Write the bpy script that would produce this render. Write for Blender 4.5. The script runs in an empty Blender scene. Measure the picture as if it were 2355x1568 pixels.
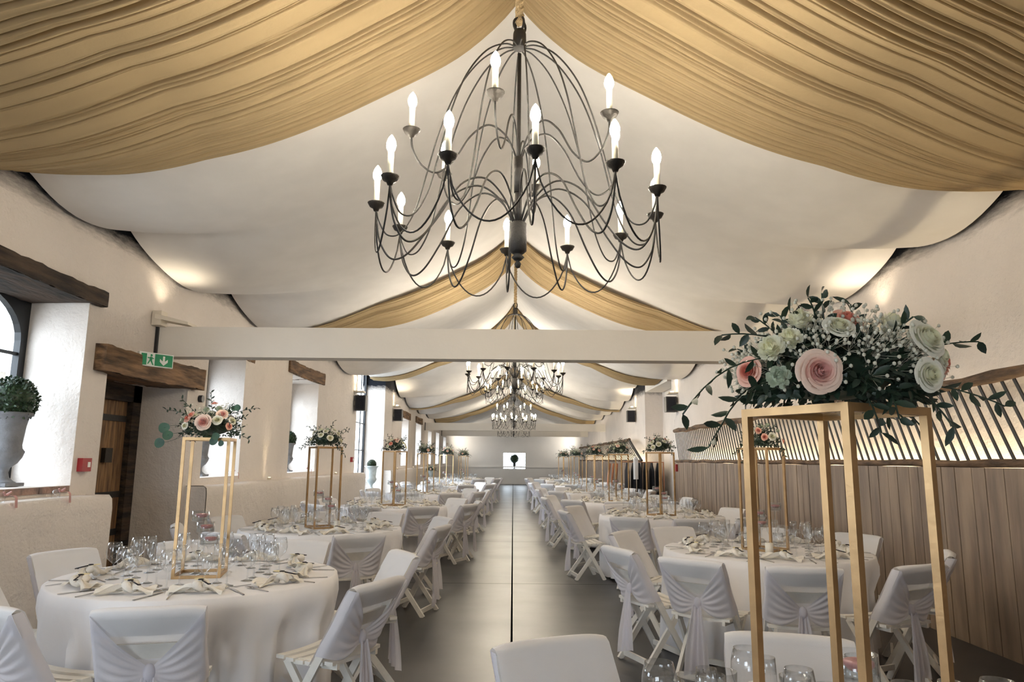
import bpy, math, random
from mathutils import Vector, Matrix
PI = math.pi
sc = bpy.context.scene
C = bpy.data.collections.new('hall'); sc.collection.children.link(C)

# ------------------------------------------------------------------ camera
F_PX, ROLL, YAW = 1640.0, 0.009, 0.003
pitch = math.atan(273.0 / F_PX)
cam_d = bpy.data.cameras.new('camera'); cam = bpy.data.objects.new('camera', cam_d); C.objects.link(cam)
cam_d.sensor_fit = 'HORIZONTAL'; cam_d.sensor_width = 36; cam_d.lens = F_PX / 2355 * 36
cam_d.clip_start = 0.05; cam_d.clip_end = 300
Fw = Vector((-math.sin(YAW) * math.cos(pitch), math.cos(YAW) * math.cos(pitch), math.sin(pitch)))
r0 = Vector((math.cos(YAW), math.sin(YAW), 0)); u0 = r0.cross(Fw)
Rt = r0 * math.cos(ROLL) + u0 * math.sin(ROLL); Up = u0 * math.cos(ROLL) - r0 * math.sin(ROLL)
cam.matrix_world = Matrix(((Rt.x, Up.x, -Fw.x, 0), (Rt.y, Up.y, -Fw.y, 0), (Rt.z, Up.z, -Fw.z, 1.45), (0, 0, 0, 1)))
sc.camera = cam
sc.view_settings.view_transform = 'Standard'; sc.view_settings.look = 'None'
sc.view_settings.gamma = 1; sc.view_settings.use_curve_mapping = False
sc.view_settings.exposure = 0.64
sc.cycles.use_denoising = True
sc.cycles.max_bounces = 9; sc.cycles.diffuse_bounces = 7; sc.cycles.glossy_bounces = 3
sc.cycles.transmission_bounces = 4; sc.cycles.transparent_max_bounces = 24
sc.cycles.caustics_reflective = False; sc.cycles.caustics_refractive = False
sc.cycles.sample_clamp_indirect = 4

# ------------------------------------------------------------------ sky and daylight
w = bpy.data.worlds.new('sky'); sc.world = w; w.use_nodes = True
bg = w.node_tree.nodes['Background']; bg.inputs[0].default_value = (0.80, 0.90, 1.0, 1); bg.inputs[1].default_value = 8.0
WARM = (1.0, 0.70, 0.40); LAMP_W = 24.0; SPOT_W = 11.0; STRIP = 20.0

def portal(y0, y1, z0, z1, x, side=1, axis='x'):
    l = bpy.data.lights.new('daylight_portal', 'AREA'); l.shape = 'RECTANGLE'
    l.size = y1 - y0; l.size_y = z1 - z0; l.cycles.is_portal = True
    o = bpy.data.objects.new('daylight_portal', l); C.objects.link(o)
    if axis == 'x':
        o.location = (x, (y0 + y1) / 2, (z0 + z1) / 2); o.rotation_euler = Vector((side, 0, 0)).to_track_quat('-Z', 'Z').to_euler()
    else:
        o.location = ((y0 + y1) / 2, x, (z0 + z1) / 2); o.rotation_euler = Vector((0, -1, 0)).to_track_quat('-Z', 'Z').to_euler()
    return o

# ------------------------------------------------------------------ helpers
rnd = random.Random(7)
class MB:
    def __init__(s): s.v = []; s.f = []; s.sm = []
    def add(s, vs, fs, smooth=False):
        b = len(s.v); s.v += [tuple(p) for p in vs]; s.f += [tuple(i + b for i in q) for q in fs]; s.sm += [smooth] * len(fs); return s
    def box(s, c, d, rz=0.0):
        cx, cy, cz = c; x, y, z = d[0] / 2, d[1] / 2, d[2] / 2; cs, sn = math.cos(rz), math.sin(rz)
        vs = [(cx + a * x * cs - b * y * sn, cy + a * x * sn + b * y * cs, cz + e * z) for e in (-1, 1) for b in (-1, 1) for a in (-1, 1)]
        return s.add(vs, [(0, 2, 3, 1), (4, 5, 7, 6), (0, 1, 5, 4), (2, 6, 7, 3), (0, 4, 6, 2), (1, 3, 7, 5)])
    def bx(s, x0, x1, y0, y1, z0, z1): return s.box(((x0 + x1) / 2, (y0 + y1) / 2, (z0 + z1) / 2), (abs(x1 - x0), abs(y1 - y0), abs(z1 - z0)))
    def bar(s, p0, p1, w_, h_, up=(0, 0, 1)):
        p0, p1 = Vector(p0), Vector(p1); d = (p1 - p0).normalized(); a = d.cross(Vector(up))
        if a.length < 1e-4: a = d.cross(Vector((1, 0, 0)))
        a.normalize(); b = a.cross(d); vs = []
        for p in (p0, p1):
            for i, j in ((-1, -1), (1, -1), (1, 1), (-1, 1)): vs.append(p + a * (i * w_ / 2) + b * (j * h_ / 2))
        return s.add(vs, [(3, 2, 1, 0), (4, 5, 6, 7), (0, 1, 5, 4), (1, 2, 6, 5), (2, 3, 7, 6), (3, 0, 4, 7)])
    def tube(s, pts, r, n=6, cap=True):
        pts = [Vector(p) for p in pts]; m = len(pts); rr = r if hasattr(r, '__len__') else [r] * m
        d = (pts[1] - pts[0]).normalized(); a = d.orthogonal().normalized(); vs = []
        for i, p in enumerate(pts):
            t = (pts[min(i + 1, m - 1)] - pts[max(i - 1, 0)]).normalized()
            a = (a - t * a.dot(t)); a = a.normalized() if a.length > 1e-6 else t.orthogonal().normalized(); b = t.cross(a)
            for k in range(n):
                q = 2 * PI * k / n; vs.append(p + (a * math.cos(q) + b * math.sin(q)) * rr[i])
        fs = [(i * n + k, i * n + (k + 1) % n, (i + 1) * n + (k + 1) % n, (i + 1) * n + k) for i in range(m - 1) for k in range(n)]
        s.add(vs, fs, True)
        if cap:
            b0 = len(s.v) - m * n; s.f += [tuple(b0 + k for k in reversed(range(n))), tuple(b0 + (m - 1) * n + k for k in range(n))]; s.sm += [False, False]
        return s
    def lathe(s, prof, c=(0, 0, 0), n=20, flute=None, smooth=True):
        vs = []; m = len(prof)
        for i, (r, z) in enumerate(prof):
            for k in range(n):
                q = 2 * PI * k / n; rr = r * (1 + (flute(i, q) if flute else 0))
                vs.append((c[0] + rr * math.cos(q), c[1] + rr * math.sin(q), c[2] + z))
        return s.add(vs, [(i * n + k, i * n + (k + 1) % n, (i + 1) * n + (k + 1) % n, (i + 1) * n + k) for i in range(m - 1) for k in range(n)], smooth)
    def grid(s, fn, nu, nv, smooth=True):
        vs = [fn(i / nu, j / nv) for i in range(nu + 1) for j in range(nv + 1)]
        return s.add(vs, [(i * (nv + 1) + j, (i + 1) * (nv + 1) + j, (i + 1) * (nv + 1) + j + 1, i * (nv + 1) + j + 1) for i in range(nu) for j in range(nv)], smooth)
    def ball(s, c, r, n=10, m=6, sq=(1, 1, 1)):
        vs = []
        for i in range(m + 1):
            t = PI * i / m
            for k in range(n):
                q = 2 * PI * k / n; vs.append((c[0] + r * sq[0] * math.sin(t) * math.cos(q), c[1] + r * sq[1] * math.sin(t) * math.sin(q), c[2] - r * sq[2] * math.cos(t)))
        return s.add(vs, [(i * n + k, i * n + (k + 1) % n, (i + 1) * n + (k + 1) % n, (i + 1) * n + k) for i in range(m) for k in range(n)], True)
    def leaf(s, p, d, nrm, L, W, cup=0.15):
        p, d, nrm = Vector(p), Vector(d).normalized(), Vector(nrm); side = d.cross(nrm)
        side = side.normalized() if side.length > 1e-5 else d.orthogonal().normalized(); n2 = side.cross(d)
        row = [(0, 0.05), (0.25, 0.8), (0.5, 1), (0.78, 0.7), (1, 0.04)]; vs = []
        for t, ww in row:
            b = p + d * (L * t) - n2 * (cup * L * t * t)
            vs += [b - side * (W * ww / 2) + n2 * (0.12 * W * ww), b, b + side * (W * ww / 2) + n2 * (0.12 * W * ww)]
        fs = []
        for i in range(4): fs += [(i * 3, i * 3 + 1, i * 3 + 4, i * 3 + 3), (i * 3 + 1, i * 3 + 2, i * 3 + 5, i * 3 + 4)]
        return s.add(vs, fs, True)
    def mesh(s, name, m):
        me = bpy.data.meshes.new(name); me.from_pydata(s.v, [], s.f); me.polygons.foreach_set('use_smooth', s.sm)
        me.materials.append(m); me.update(); return me
    def obj(s, name, m, parent=None, loc=None, rz=None):
        o = bpy.data.objects.new(name, s.mesh(name, m)); C.objects.link(o)
        if parent: o.parent = parent
        if loc: o.location = loc
        if rz is not None: o.rotation_euler.z = rz
        return o
def tag(o, label, cat, group=None, kind=None):
    o['label'] = label; o['category'] = cat
    if group: o['group'] = group
    if kind: o['kind'] = kind
    return o
def struct(o, label=None):
    o['kind'] = 'structure'
    if label: o['label'] = label
    return o
def thing(name, label, cat, loc=(0, 0, 0), rz=0, group=None):
    o = bpy.data.objects.new(name, None); C.objects.link(o); o.empty_display_size = .05
    o.location = loc; o.rotation_euler.z = rz; return tag(o, label, cat, group)
def dup(root, loc, rz=0.0, label=None, group=None, scale=None):
    r = root.copy(); C.objects.link(r); r.location = loc; r.rotation_euler.z = rz
    if label: r['label'] = label
    if group: r['group'] = group
    if scale: r.scale = (scale,) * 3 if not hasattr(scale, '__len__') else scale
    for ch in KIDS.get(root.name, []):
        c = ch.copy(); C.objects.link(c); c.parent = r
        for g in KIDS.get(ch.name, []):
            d = g.copy(); C.objects.link(d); d.parent = c
    return r
KIDS = {}
def learn(root):
    KIDS[root.name] = [o for o in C.objects if o.parent == root]
    for k in KIDS[root.name]: KIDS[k.name] = [o for o in C.objects if o.parent == k]
    return root
def lerp_tab(t, tab):
    if t <= tab[0][0]: return tab[0][1]
    for (a, va), (b, vb) in zip(tab, tab[1:]):
        if t <= b:
            u = (t - a) / (b - a); return va + (vb - va) * u
    return tab[-1][1]
def smooth_tab(t, tab):
    if t <= tab[0][0]: return tab[0][1]
    for (a, va), (b, vb) in zip(tab, tab[1:]):
        if t <= b:
            u = (t - a) / (b - a); u = u * u * (3 - 2 * u); return va + (vb - va) * u
    return tab[-1][1]
def spline(pts, n=8):
    P = [Vector(p) for p in pts]; P = [P[0] * 2 - P[1]] + P + [P[-1] * 2 - P[-2]]; out = []
    for i in range(1, len(P) - 2):
        a, b, c_, d = P[i - 1:i + 3]
        for k in range(n):
            t = k / n
            out.append(0.5 * (2 * b + (c_ - a) * t + (2 * a - 5 * b + 4 * c_ - d) * t * t + (3 * b - a - 3 * c_ + d) * t ** 3))
    out.append(P[-2]); return out

# ------------------------------------------------------------------ materials
def mat(name, col, rough=.6, metal=0, var=.08, vscale=8.0, bump=0.0, bscale=30.0, col2=None, stretch=None, spec=None, sheen=0, detail=4):
    m = bpy.data.materials.new(name); m.use_nodes = True; nt = m.node_tree; p = nt.nodes['Principled BSDF']
    p.inputs['Roughness'].default_value = rough; p.inputs['Metallic'].default_value = metal
    if spec is not None: p.inputs['Specular IOR Level'].default_value = spec
    if sheen: p.inputs['Sheen Weight'].default_value = sheen
    tc = nt.nodes.new('ShaderNodeTexCoord'); src = tc.outputs['Object']
    if stretch:
        mp = nt.nodes.new('ShaderNodeMapping'); mp.inputs['Scale'].default_value = stretch; nt.links.new(src, mp.inputs[0]); src = mp.outputs[0]
    n = nt.nodes.new('ShaderNodeTexNoise'); n.inputs['Scale'].default_value = vscale; n.inputs['Detail'].default_value = detail; nt.links.new(src, n.inputs['Vector'])
    r = nt.nodes.new('ShaderNodeValToRGB'); c2 = col2 or tuple(c * (1 - var) for c in col)
    r.color_ramp.elements[0].color = (*c2, 1); r.color_ramp.elements[1].color = (*col, 1)
    r.color_ramp.elements[0].position = .35; r.color_ramp.elements[1].position = .65
    nt.links.new(n.outputs['Fac'], r.inputs[0]); nt.links.new(r.outputs[0], p.inputs['Base Color'])
    if bump:
        b = nt.nodes.new('ShaderNodeBump'); b.inputs['Strength'].default_value = bump; b.inputs['Distance'].default_value = .02
        n2 = nt.nodes.new('ShaderNodeTexNoise'); n2.inputs['Scale'].default_value = bscale; n2.inputs['Detail'].default_value = 5; nt.links.new(src, n2.inputs['Vector'])
        nt.links.new(n2.outputs['Fac'], b.inputs['Height']); nt.links.new(b.outputs[0], p.inputs['Normal'])
    m['bsdf'] = p.name
    return m
def cloth_mat(name, col, trans=.3, sheer=0.0, bump=.15, bscale=250):
    m = mat(name, col, .9, 0, .05, 3, bump, bscale, spec=.1); nt = m.node_tree; p = nt.nodes['Principled BSDF']; out = nt.nodes['Material Output']
    t = nt.nodes.new('ShaderNodeBsdfTranslucent'); t.inputs[0].default_value = (*col, 1)
    mx = nt.nodes.new('ShaderNodeMixShader'); mx.inputs[0].default_value = trans
    nt.links.new(p.outputs[0], mx.inputs[1]); nt.links.new(t.outputs[0], mx.inputs[2]); last = mx
    if sheer:
        tr = nt.nodes.new('ShaderNodeBsdfTransparent'); m2 = nt.nodes.new('ShaderNodeMixShader'); m2.inputs[0].default_value = sheer
        nt.links.new(last.outputs[0], m2.inputs[1]); nt.links.new(tr.outputs[0], m2.inputs[2]); last = m2
    nt.links.new(last.outputs[0], out.inputs[0]); return m
def glass_mat(name, tint=(.98, .99, 1), base=.09, edge=.95, rough=.09, edge_dark=0.05):
    m = bpy.data.materials.new(name); m.use_nodes = True; nt = m.node_tree; nt.nodes.clear()
    out = nt.nodes.new('ShaderNodeOutputMaterial'); tr = nt.nodes.new('ShaderNodeBsdfTransparent'); gl = nt.nodes.new('ShaderNodeBsdfGlossy')
    gl.inputs['Roughness'].default_value = rough; lw = nt.nodes.new('ShaderNodeLayerWeight'); lw.inputs[0].default_value = .5
    pw = nt.nodes.new('ShaderNodeMath'); pw.operation = 'POWER'; pw.inputs[1].default_value = 3.0; nt.links.new(lw.outputs['Facing'], pw.inputs[0])
    mr = nt.nodes.new('ShaderNodeMapRange'); mr.inputs['To Min'].default_value = base; mr.inputs['To Max'].default_value = edge; nt.links.new(pw.outputs[0], mr.inputs[0])
    cr = nt.nodes.new('ShaderNodeMixRGB'); cr.inputs[1].default_value = (*tint, 1); cr.inputs[2].default_value = (*[c * (1 - edge_dark) for c in tint], 1); nt.links.new(pw.outputs[0], cr.inputs[0]); nt.links.new(cr.outputs[0], tr.inputs[0])
    nz = nt.nodes.new('ShaderNodeTexNoise'); nz.inputs['Scale'].default_value = 30; bp = nt.nodes.new('ShaderNodeBump'); bp.inputs['Strength'].default_value = .05
    nt.links.new(nz.outputs['Fac'], bp.inputs['Height']); nt.links.new(bp.outputs[0], gl.inputs['Normal'])
    mx = nt.nodes.new('ShaderNodeMixShader'); nt.links.new(mr.outputs[0], mx.inputs[0]); nt.links.new(tr.outputs[0], mx.inputs[1]); nt.links.new(gl.outputs[0], mx.inputs[2])
    nt.links.new(mx.outputs[0], out.inputs[0]); return m
def emis(name, col, st):
    m = bpy.data.materials.new(name); m.use_nodes = True; nt = m.node_tree; nt.nodes.clear()
    out = nt.nodes.new('ShaderNodeOutputMaterial'); e = nt.nodes.new('ShaderNodeEmission'); e.inputs[0].default_value = (*col, 1); e.inputs[1].default_value = st
    nt.links.new(e.outputs[0], out.inputs[0]); return m

def petal_mat(name, outer, heart):
    m = mat(name, outer, .55, 0, .06, 6, 0, 30, sheen=.15); nt = m.node_tree; p = nt.nodes['Principled BSDF']; tc = [n for n in nt.nodes if n.type == 'TEX_COORD'][0]; ramp = [n for n in nt.nodes if n.type == 'VALTORGB'][0]
    sx = nt.nodes.new('ShaderNodeSeparateXYZ'); nt.links.new(tc.outputs['Object'], sx.inputs[0]); cx = nt.nodes.new('ShaderNodeCombineXYZ'); nt.links.new(sx.outputs[0], cx.inputs[0]); nt.links.new(sx.outputs[1], cx.inputs[1])
    ln = nt.nodes.new('ShaderNodeVectorMath'); ln.operation = 'LENGTH'; nt.links.new(cx.outputs[0], ln.inputs[0]); mr = nt.nodes.new('ShaderNodeMapRange'); mr.inputs['From Min'].default_value = .25; mr.inputs['From Max'].default_value = 1.0
    nt.links.new(ln.outputs['Value'], mr.inputs[0]); mx = nt.nodes.new('ShaderNodeMixRGB'); mx.inputs[1].default_value = (*heart, 1); nt.links.new(mr.outputs[0], mx.inputs[0]); nt.links.new(ramp.outputs[0], mx.inputs[2]); nt.links.new(mx.outputs[0], p.inputs['Base Color'])
    return m
def plaster(name, dark_top):
    m = mat(name, (.77, .715, .67), .85, 0, .07, 1.2, .8, 9.0, spec=.2); nt = m.node_tree; p = nt.nodes['Principled BSDF']
    ramp = [n for n in nt.nodes if n.type == 'VALTORGB'][0]; tc = [n for n in nt.nodes if n.type == 'TEX_COORD'][0]
    bn = [n for n in nt.nodes if n.type == 'BUMP'][0]; bn.inputs['Distance'].default_value = .025
    n3 = nt.nodes.new('ShaderNodeTexNoise'); n3.inputs['Scale'].default_value = 45; n3.inputs['Detail'].default_value = 6; nt.links.new(tc.outputs['Object'], n3.inputs['Vector'])
    b2 = nt.nodes.new('ShaderNodeBump'); b2.inputs['Strength'].default_value = .8; b2.inputs['Distance'].default_value = .008
    nt.links.new(n3.outputs['Fac'], b2.inputs['Height']); nt.links.new(bn.outputs[0], b2.inputs['Normal']); nt.links.new(b2.outputs[0], p.inputs['Normal'])
    if dark_top:   # plaster goes near black along the wall head where the tent lining ends
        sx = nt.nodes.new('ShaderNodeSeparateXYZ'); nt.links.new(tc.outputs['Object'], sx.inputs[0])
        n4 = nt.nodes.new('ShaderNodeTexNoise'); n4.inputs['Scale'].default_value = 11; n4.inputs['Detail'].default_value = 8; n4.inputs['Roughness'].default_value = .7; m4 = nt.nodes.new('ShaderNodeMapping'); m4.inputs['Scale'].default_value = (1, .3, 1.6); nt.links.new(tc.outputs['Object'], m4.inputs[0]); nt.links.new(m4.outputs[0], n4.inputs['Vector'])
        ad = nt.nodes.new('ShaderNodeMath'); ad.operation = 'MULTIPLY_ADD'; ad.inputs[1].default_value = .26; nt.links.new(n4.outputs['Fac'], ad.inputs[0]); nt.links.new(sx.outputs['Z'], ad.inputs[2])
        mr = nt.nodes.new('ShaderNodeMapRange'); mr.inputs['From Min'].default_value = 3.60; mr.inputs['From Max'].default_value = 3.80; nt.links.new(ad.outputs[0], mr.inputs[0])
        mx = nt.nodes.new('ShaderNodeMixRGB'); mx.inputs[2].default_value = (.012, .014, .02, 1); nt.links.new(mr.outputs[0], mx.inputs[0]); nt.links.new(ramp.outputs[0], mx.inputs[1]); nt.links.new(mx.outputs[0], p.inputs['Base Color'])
    return m
M = {}
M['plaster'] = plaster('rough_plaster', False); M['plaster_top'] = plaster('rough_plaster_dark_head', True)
M['white_paint'] = mat('white_painted_board', (.80, .76, .70), .6, 0, .03, 2, .08, 20)
M['endwall'] = mat('grey_white_plaster', (.82, .80, .77), .85, 0, .06, .8, .2, 12)
M['lining'] = cloth_mat('white_tent_lining', (.87, .855, .84), .01, 0, .04, 3)
M['gold'] = cloth_mat('gold_voile', (.48, .37, .215), .10, 0, .1, 40)
M['cloth'] = cloth_mat('white_table_linen', (.84, .83, .85), .03, 0, .12, 400)
M['cover'] = cloth_mat('white_chair_cover', (.87, .86, .87), .2, .03, .1, 300)
M['sheer'] = cloth_mat('white_sheer_chiffon', (.86, .84, .89), .4, .2, .1, 120)
M['chair'] = mat('white_painted_wood', (.78, .75, .69), .5, 0, .06, 20, .1, 60)
M['iron'] = mat('black_wrought_iron', (.009, .008, .008), .55, 0, .3, 30, .2, 80)
M['iron_pan'] = mat('dark_iron_pan', (.03, .026, .022), .5, .5, .3, 30, .2, 80)
M['candle'] = mat('ivory_candle_tube', (.80, .76, .60), .6, 0, .05, 20)
M['bulb'] = emis('lit_candle_bulb', (1, .88, .70), LAMP_W * 9)
M['rope'] = mat('hemp_rope', (.55, .42, .24), .9, 0, .35, 60, .8, 120)
M['steel'] = mat('polished_cutlery_steel', (.55, .55, .56), .2, 1, .1, 10)
M['brass'] = mat('brushed_gold_bar', (.52, .345, .18), .42, 1, .2, 12, .04, 60)
M['glass'] = glass_mat('clear_table_glass'); M['pane'] = glass_mat('window_pane', (.97, .98, .98), .04, .5, .01, .1)
M['water'] = glass_mat('water_in_cup', (.93, .96, .96), .08, .6, .02, .2)
M['pinkwax'] = mat('pink_floating_candle', (.62, .26, .26), .4, 0, .15, 20, .1, 50)
M['napkin'] = cloth_mat('ivory_napkin_linen', (.88, .84, .77), .1, 0, .25, 200)
M['key'] = mat('dark_antique_key', (.03, .025, .03), .4, .6, .2, 30)
M['card'] = mat('cream_card_tag', (.80, .70, .42), .8, 0, .1, 20)
M['frame'] = mat('black_steel_window', (.015, .017, .02), .4, .3, .2, 20)
M['oak'] = mat('old_oak', (.26, .15, .075), .8, 0, .5, 6, .9, 14, col2=(.05, .028, .015), stretch=(1.5, .35, 3))
M['oakdark'] = mat('charred_oak', (.07, .045, .03), .85, 0, .6, 6, 1, 16, col2=(.012, .01, .01), stretch=(1.5, .35, 3))
M['door'] = mat('weathered_door_wood', (.27, .15, .065), .7, 0, .5, 5, .5, 18, col2=(.08, .04, .02), stretch=(2, 6, .6))
M['panel'] = mat('brown_grey_boarding', (.31, .225, .155), .55, 0, .35, 2.2, .25, 10, col2=(.17, .118, .082), stretch=(1, 3.4, .5))
M['rail'] = mat('rough_pole_rail', (.20, .12, .065), .75, 0, .5, 8, .8, 20, col2=(.06, .035, .02), stretch=(2, .5, 2))
M['slat'] = mat('dark_batten', (.02, .018, .016), .6, 0, .3, 10)
M['strip'] = emis('warm_led_strip', (1, .80, .50), STRIP)
M['brick'] = mat('old_brick_sill', (.34, .22, .18), .85, 0, .4, 9, .5, 30, col2=(.16, .12, .11))
M['stone'] = mat('grey_cast_stone', (.19, .20, .22), .7, 0, .25, 12, .3, 40)
M['palestone'] = mat('pale_blue_stone', (.55, .62, .64), .7, 0, .2, 12, .3, 40)
M['box'] = mat('clipped_box_leaves', (.035, .075, .03), .5, 0, .6, 40, col2=(.008, .018, .01))
M['leaf'] = mat('ruscus_leaves', (.022, .048, .026), .45, 0, .5, 25, col2=(.012, .026, .018))
M['euca'] = mat('eucalyptus_discs', (.05, .13, .075), .5, 0, .4, 10, col2=(.03, .08, .06))
M['rose'] = petal_mat('blush_rose_petal', (.87, .67, .55), (.84, .47, .42))
M['peach'] = petal_mat('peach_rose_petal', (.87, .50, .38), (.80, .26, .18))
M['white_rose'] = petal_mat('ivory_rose_petal', (.86, .85, .74), (.78, .76, .52))
M['green_rose'] = mat('pale_green_bloom', (.55, .62, .48), .6, 0, .2, 25)
M['gyp'] = mat('gypsophila', (.72, .70, .58), .7, 0, .2, 30)
M['green'] = mat('exit_green', (.02, .28, .13), .4, 0, .05, 5); M['signwhite'] = mat('sign_white', (.85, .88, .85), .4, 0, .03, 5)
M['red'] = mat('call_point_red', (.35, .02, .025), .4, 0, .15, 10)
M['black'] = mat('black_plastic', (.015, .015, .018), .4, 0, .2, 10); M['plastic'] = mat('off_white_plastic', (.72, .66, .56), .5, 0, .05, 10)
M['darkcloth'] = mat('dark_coat_wool', (.012, .014, .022), .9, 0, .3, 20, .3, 60); M['copper'] = mat('copper_satin', (.50, .22, .12), .35, .6, .2, 10)
M['wax'] = mat('ivory_wax', (.85, .80, .70), .5, 0, .05, 10)
M['ribbon'] = mat('pink_ribbon', (.62, .34, .32), .6, 0, .2, 20)
M['roof'] = mat('dark_roof_boards', (.02, .02, .025), .9, 0, .2, 5)
M['amber'] = mat('pink_petals_mix', (.80, .62, .40), .7, 0, .4, 14, col2=(.55, .16, .10))

def floor_mat():
    m = mat('polished_concrete', (.026, .024, .023), .30, 0, .3, 1.1, .02, 3, col2=(.012, .012, .014), stretch=(.6, 1.6, 1), spec=.45, detail=6)
    nt = m.node_tree; p = nt.nodes['Principled BSDF']; tc = [n for n in nt.nodes if n.type == 'TEX_COORD'][0]
    ramp = [n for n in nt.nodes if n.type == 'VALTORGB'][0]; sx = nt.nodes.new('ShaderNodeSeparateXYZ'); nt.links.new(tc.outputs['Object'], sx.inputs[0])
    def line(sock, pos, hw, period=None):
        a = nt.nodes.new('ShaderNodeMath'); a.operation = 'SUBTRACT'; a.inputs[1].default_value = pos; nt.links.new(sock, a.inputs[0])
        if period:
            q = nt.nodes.new('ShaderNodeMath'); q.operation = 'PINGPONG'; q.inputs[1].default_value = period / 2; nt.links.new(a.outputs[0], q.inputs[0]); a = q
        else:
            q = nt.nodes.new('ShaderNodeMath'); q.operation = 'ABSOLUTE'; nt.links.new(a.outputs[0], q.inputs[0]); a = q
        l = nt.nodes.new('ShaderNodeMath'); l.operation = 'LESS_THAN'; l.inputs[1].default_value = hw; nt.links.new(a.outputs[0], l.inputs[0]); return l
    l1 = line(sx.outputs['X'], 0.0, .009); l2 = line(sx.outputs['Y'], 8.82, .006, 4.4)
    mx = nt.nodes.new('ShaderNodeMath'); mx.operation = 'MAXIMUM'; nt.links.new(l1.outputs[0], mx.inputs[0]); nt.links.new(l2.outputs[0], mx.inputs[1])
    mc = nt.nodes.new('ShaderNodeMixRGB'); mc.inputs[2].default_value = (.004, .004, .004, 1); nt.links.new(mx.outputs[0], mc.inputs[0]); nt.links.new(ramp.outputs[0], mc.inputs[1]); nt.links.new(mc.outputs[0], p.inputs['Base Color'])
    sp = nt.nodes.new('ShaderNodeMath'); sp.operation = 'MULTIPLY_ADD'; sp.inputs[1].default_value = -.45; sp.inputs[2].default_value = .45; nt.links.new(mx.outputs[0], sp.inputs[0]); nt.links.new(sp.outputs[0], p.inputs['Specular IOR Level'])
    nr = nt.nodes.new('ShaderNodeTexNoise'); nr.inputs['Scale'].default_value = 1.4; nr.inputs['Detail'].default_value = 5; nt.links.new(tc.outputs['Object'], nr.inputs['Vector'])
    mr = nt.nodes.new('ShaderNodeMapRange'); mr.inputs['To Min'].default_value = .30; mr.inputs['To Max'].default_value = .42; nt.links.new(nr.outputs['Fac'], mr.inputs[0]); nt.links.new(mr.outputs[0], p.inputs['Roughness'])
    return m
M['floor'] = floor_mat()

# ------------------------------------------------------------------ the hall
WL, WR, YE, YB = -3.95, 4.10, 43.9, -2.5
struct(MB().bx(WL - .9, WR + .9, YB - .3, YE + .3, -.2, 0).obj('floor', M['floor']))
def wall_holes(x_in, x_out, holes, z1=5.3):
    b = MB(); ys = sorted({YB, YE, *[h[0] for h in holes], *[h[1] for h in holes]}); zs = sorted({0, 1.0, 3.0, z1, *[h[2] for h in holes], *[h[3] for h in holes]})
    for i in range(len(ys) - 1):
        for j in range(len(zs) - 1):
            ym, zm = (ys[i] + ys[i + 1]) / 2, (zs[j] + zs[j + 1]) / 2
            if any(h[0] < ym < h[1] and h[2] < zm < h[3] for h in holes): continue
            for x in (x_in, x_out): b.add([(x, ys[i], zs[j]), (x, ys[i + 1], zs[j]), (x, ys[i + 1], zs[j + 1]), (x, ys[i], zs[j + 1])], [(0, 1, 2, 3)])
    for (a, c, d, e) in holes:
        for q in (((a, d), (a, e)), ((c, d), (c, e)), ((a, d), (c, d)), ((a, e), (c, e))):
            (y0, za), (y1, zb) = q; b.add([(x_in, y0, za), (x_in, y1, zb), (x_out, y1, zb), (x_out, y0, za)], [(0, 1, 2, 3)])
    return b
XO = -4.65
WIN = [(0.9, 2.6, 1.19, 2.87), (4.92, 6.48, 1.19, 2.94), (9.15, 10.42, 1.19, 2.86), (12.67, 14.4, 1.19, 2.92), (25.4, 27.0, 1.21, 2.88), (29.1, 30.75, 1.21, 2.88), (33.3, 34.7, 1.21, 2.74), (36.7, 38.3, 1.21, 2.8), (40.6, 42.2, 1.21, 2.7)]  # first opening is unseen, added as a daylight source near the camera
TALL = (18.0, 21.9, .0, 4.12); DOOR = (6.88, 8.62, 0, 2.28)
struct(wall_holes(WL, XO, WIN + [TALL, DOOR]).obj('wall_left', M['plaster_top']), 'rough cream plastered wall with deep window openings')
RTALL = (18.5, 22.3, 0, 4.25)
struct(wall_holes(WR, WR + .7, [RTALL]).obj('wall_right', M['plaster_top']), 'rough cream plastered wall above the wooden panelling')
b = MB(); EW = (-.587, .742, .91, 1.86)
for (x0, x1, z0, z1) in ((WL - .1, EW[0], 0, 5.6), (EW[1], WR + .1, 0, 5.6), (EW[0], EW[1], 0, EW[2]), (EW[0], EW[1], EW[3], 5.6)): b.bx(x0, x1, YE, YE + .5, z0, z1)
ec = (EW[0] + EW[1]) / 2
b.grid(lambda u, v: (EW[0] + u * (EW[1] - EW[0]), YE + v * .4, EW[3] - .07 + .07 * math.sin(PI * u)), 12, 1)
struct(b.obj('wall_far', M['endwall']), 'pale end wall with one small arched window')
b = MB().bx(WL, WR, YE - .04, YE, .98, 1.05); struct(b.obj('trim_1', M['endwall']))
DX = (-3.1, -.9, 2.3)   # unseen glazed doors behind the camera, added to daylight the chair backs
struct(MB().bx(WL - .9, DX[0], YB - .2, YB, 0, 5.6).bx(DX[1], WR + .9, YB - .2, YB, 0, 5.6).bx(DX[0], DX[1], YB - .2, YB, DX[2], 5.6).obj('wall_entrance', M['plaster']))
b = MB()
for xx in [DX[0] + (DX[1] - DX[0]) * i / 4 for i in range(5)]: b.bx(xx - .03, xx + .03, YB - .15, YB - .09, 0, DX[2])
for zz in (.04, 1.0, DX[2] - .04): b.bx(DX[0], DX[1], YB - .14, YB - .10, zz - .03, zz + .03)
o = struct(b.obj('door_2', M['frame']), 'unseen glazed steel doors added for daylight')
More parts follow.
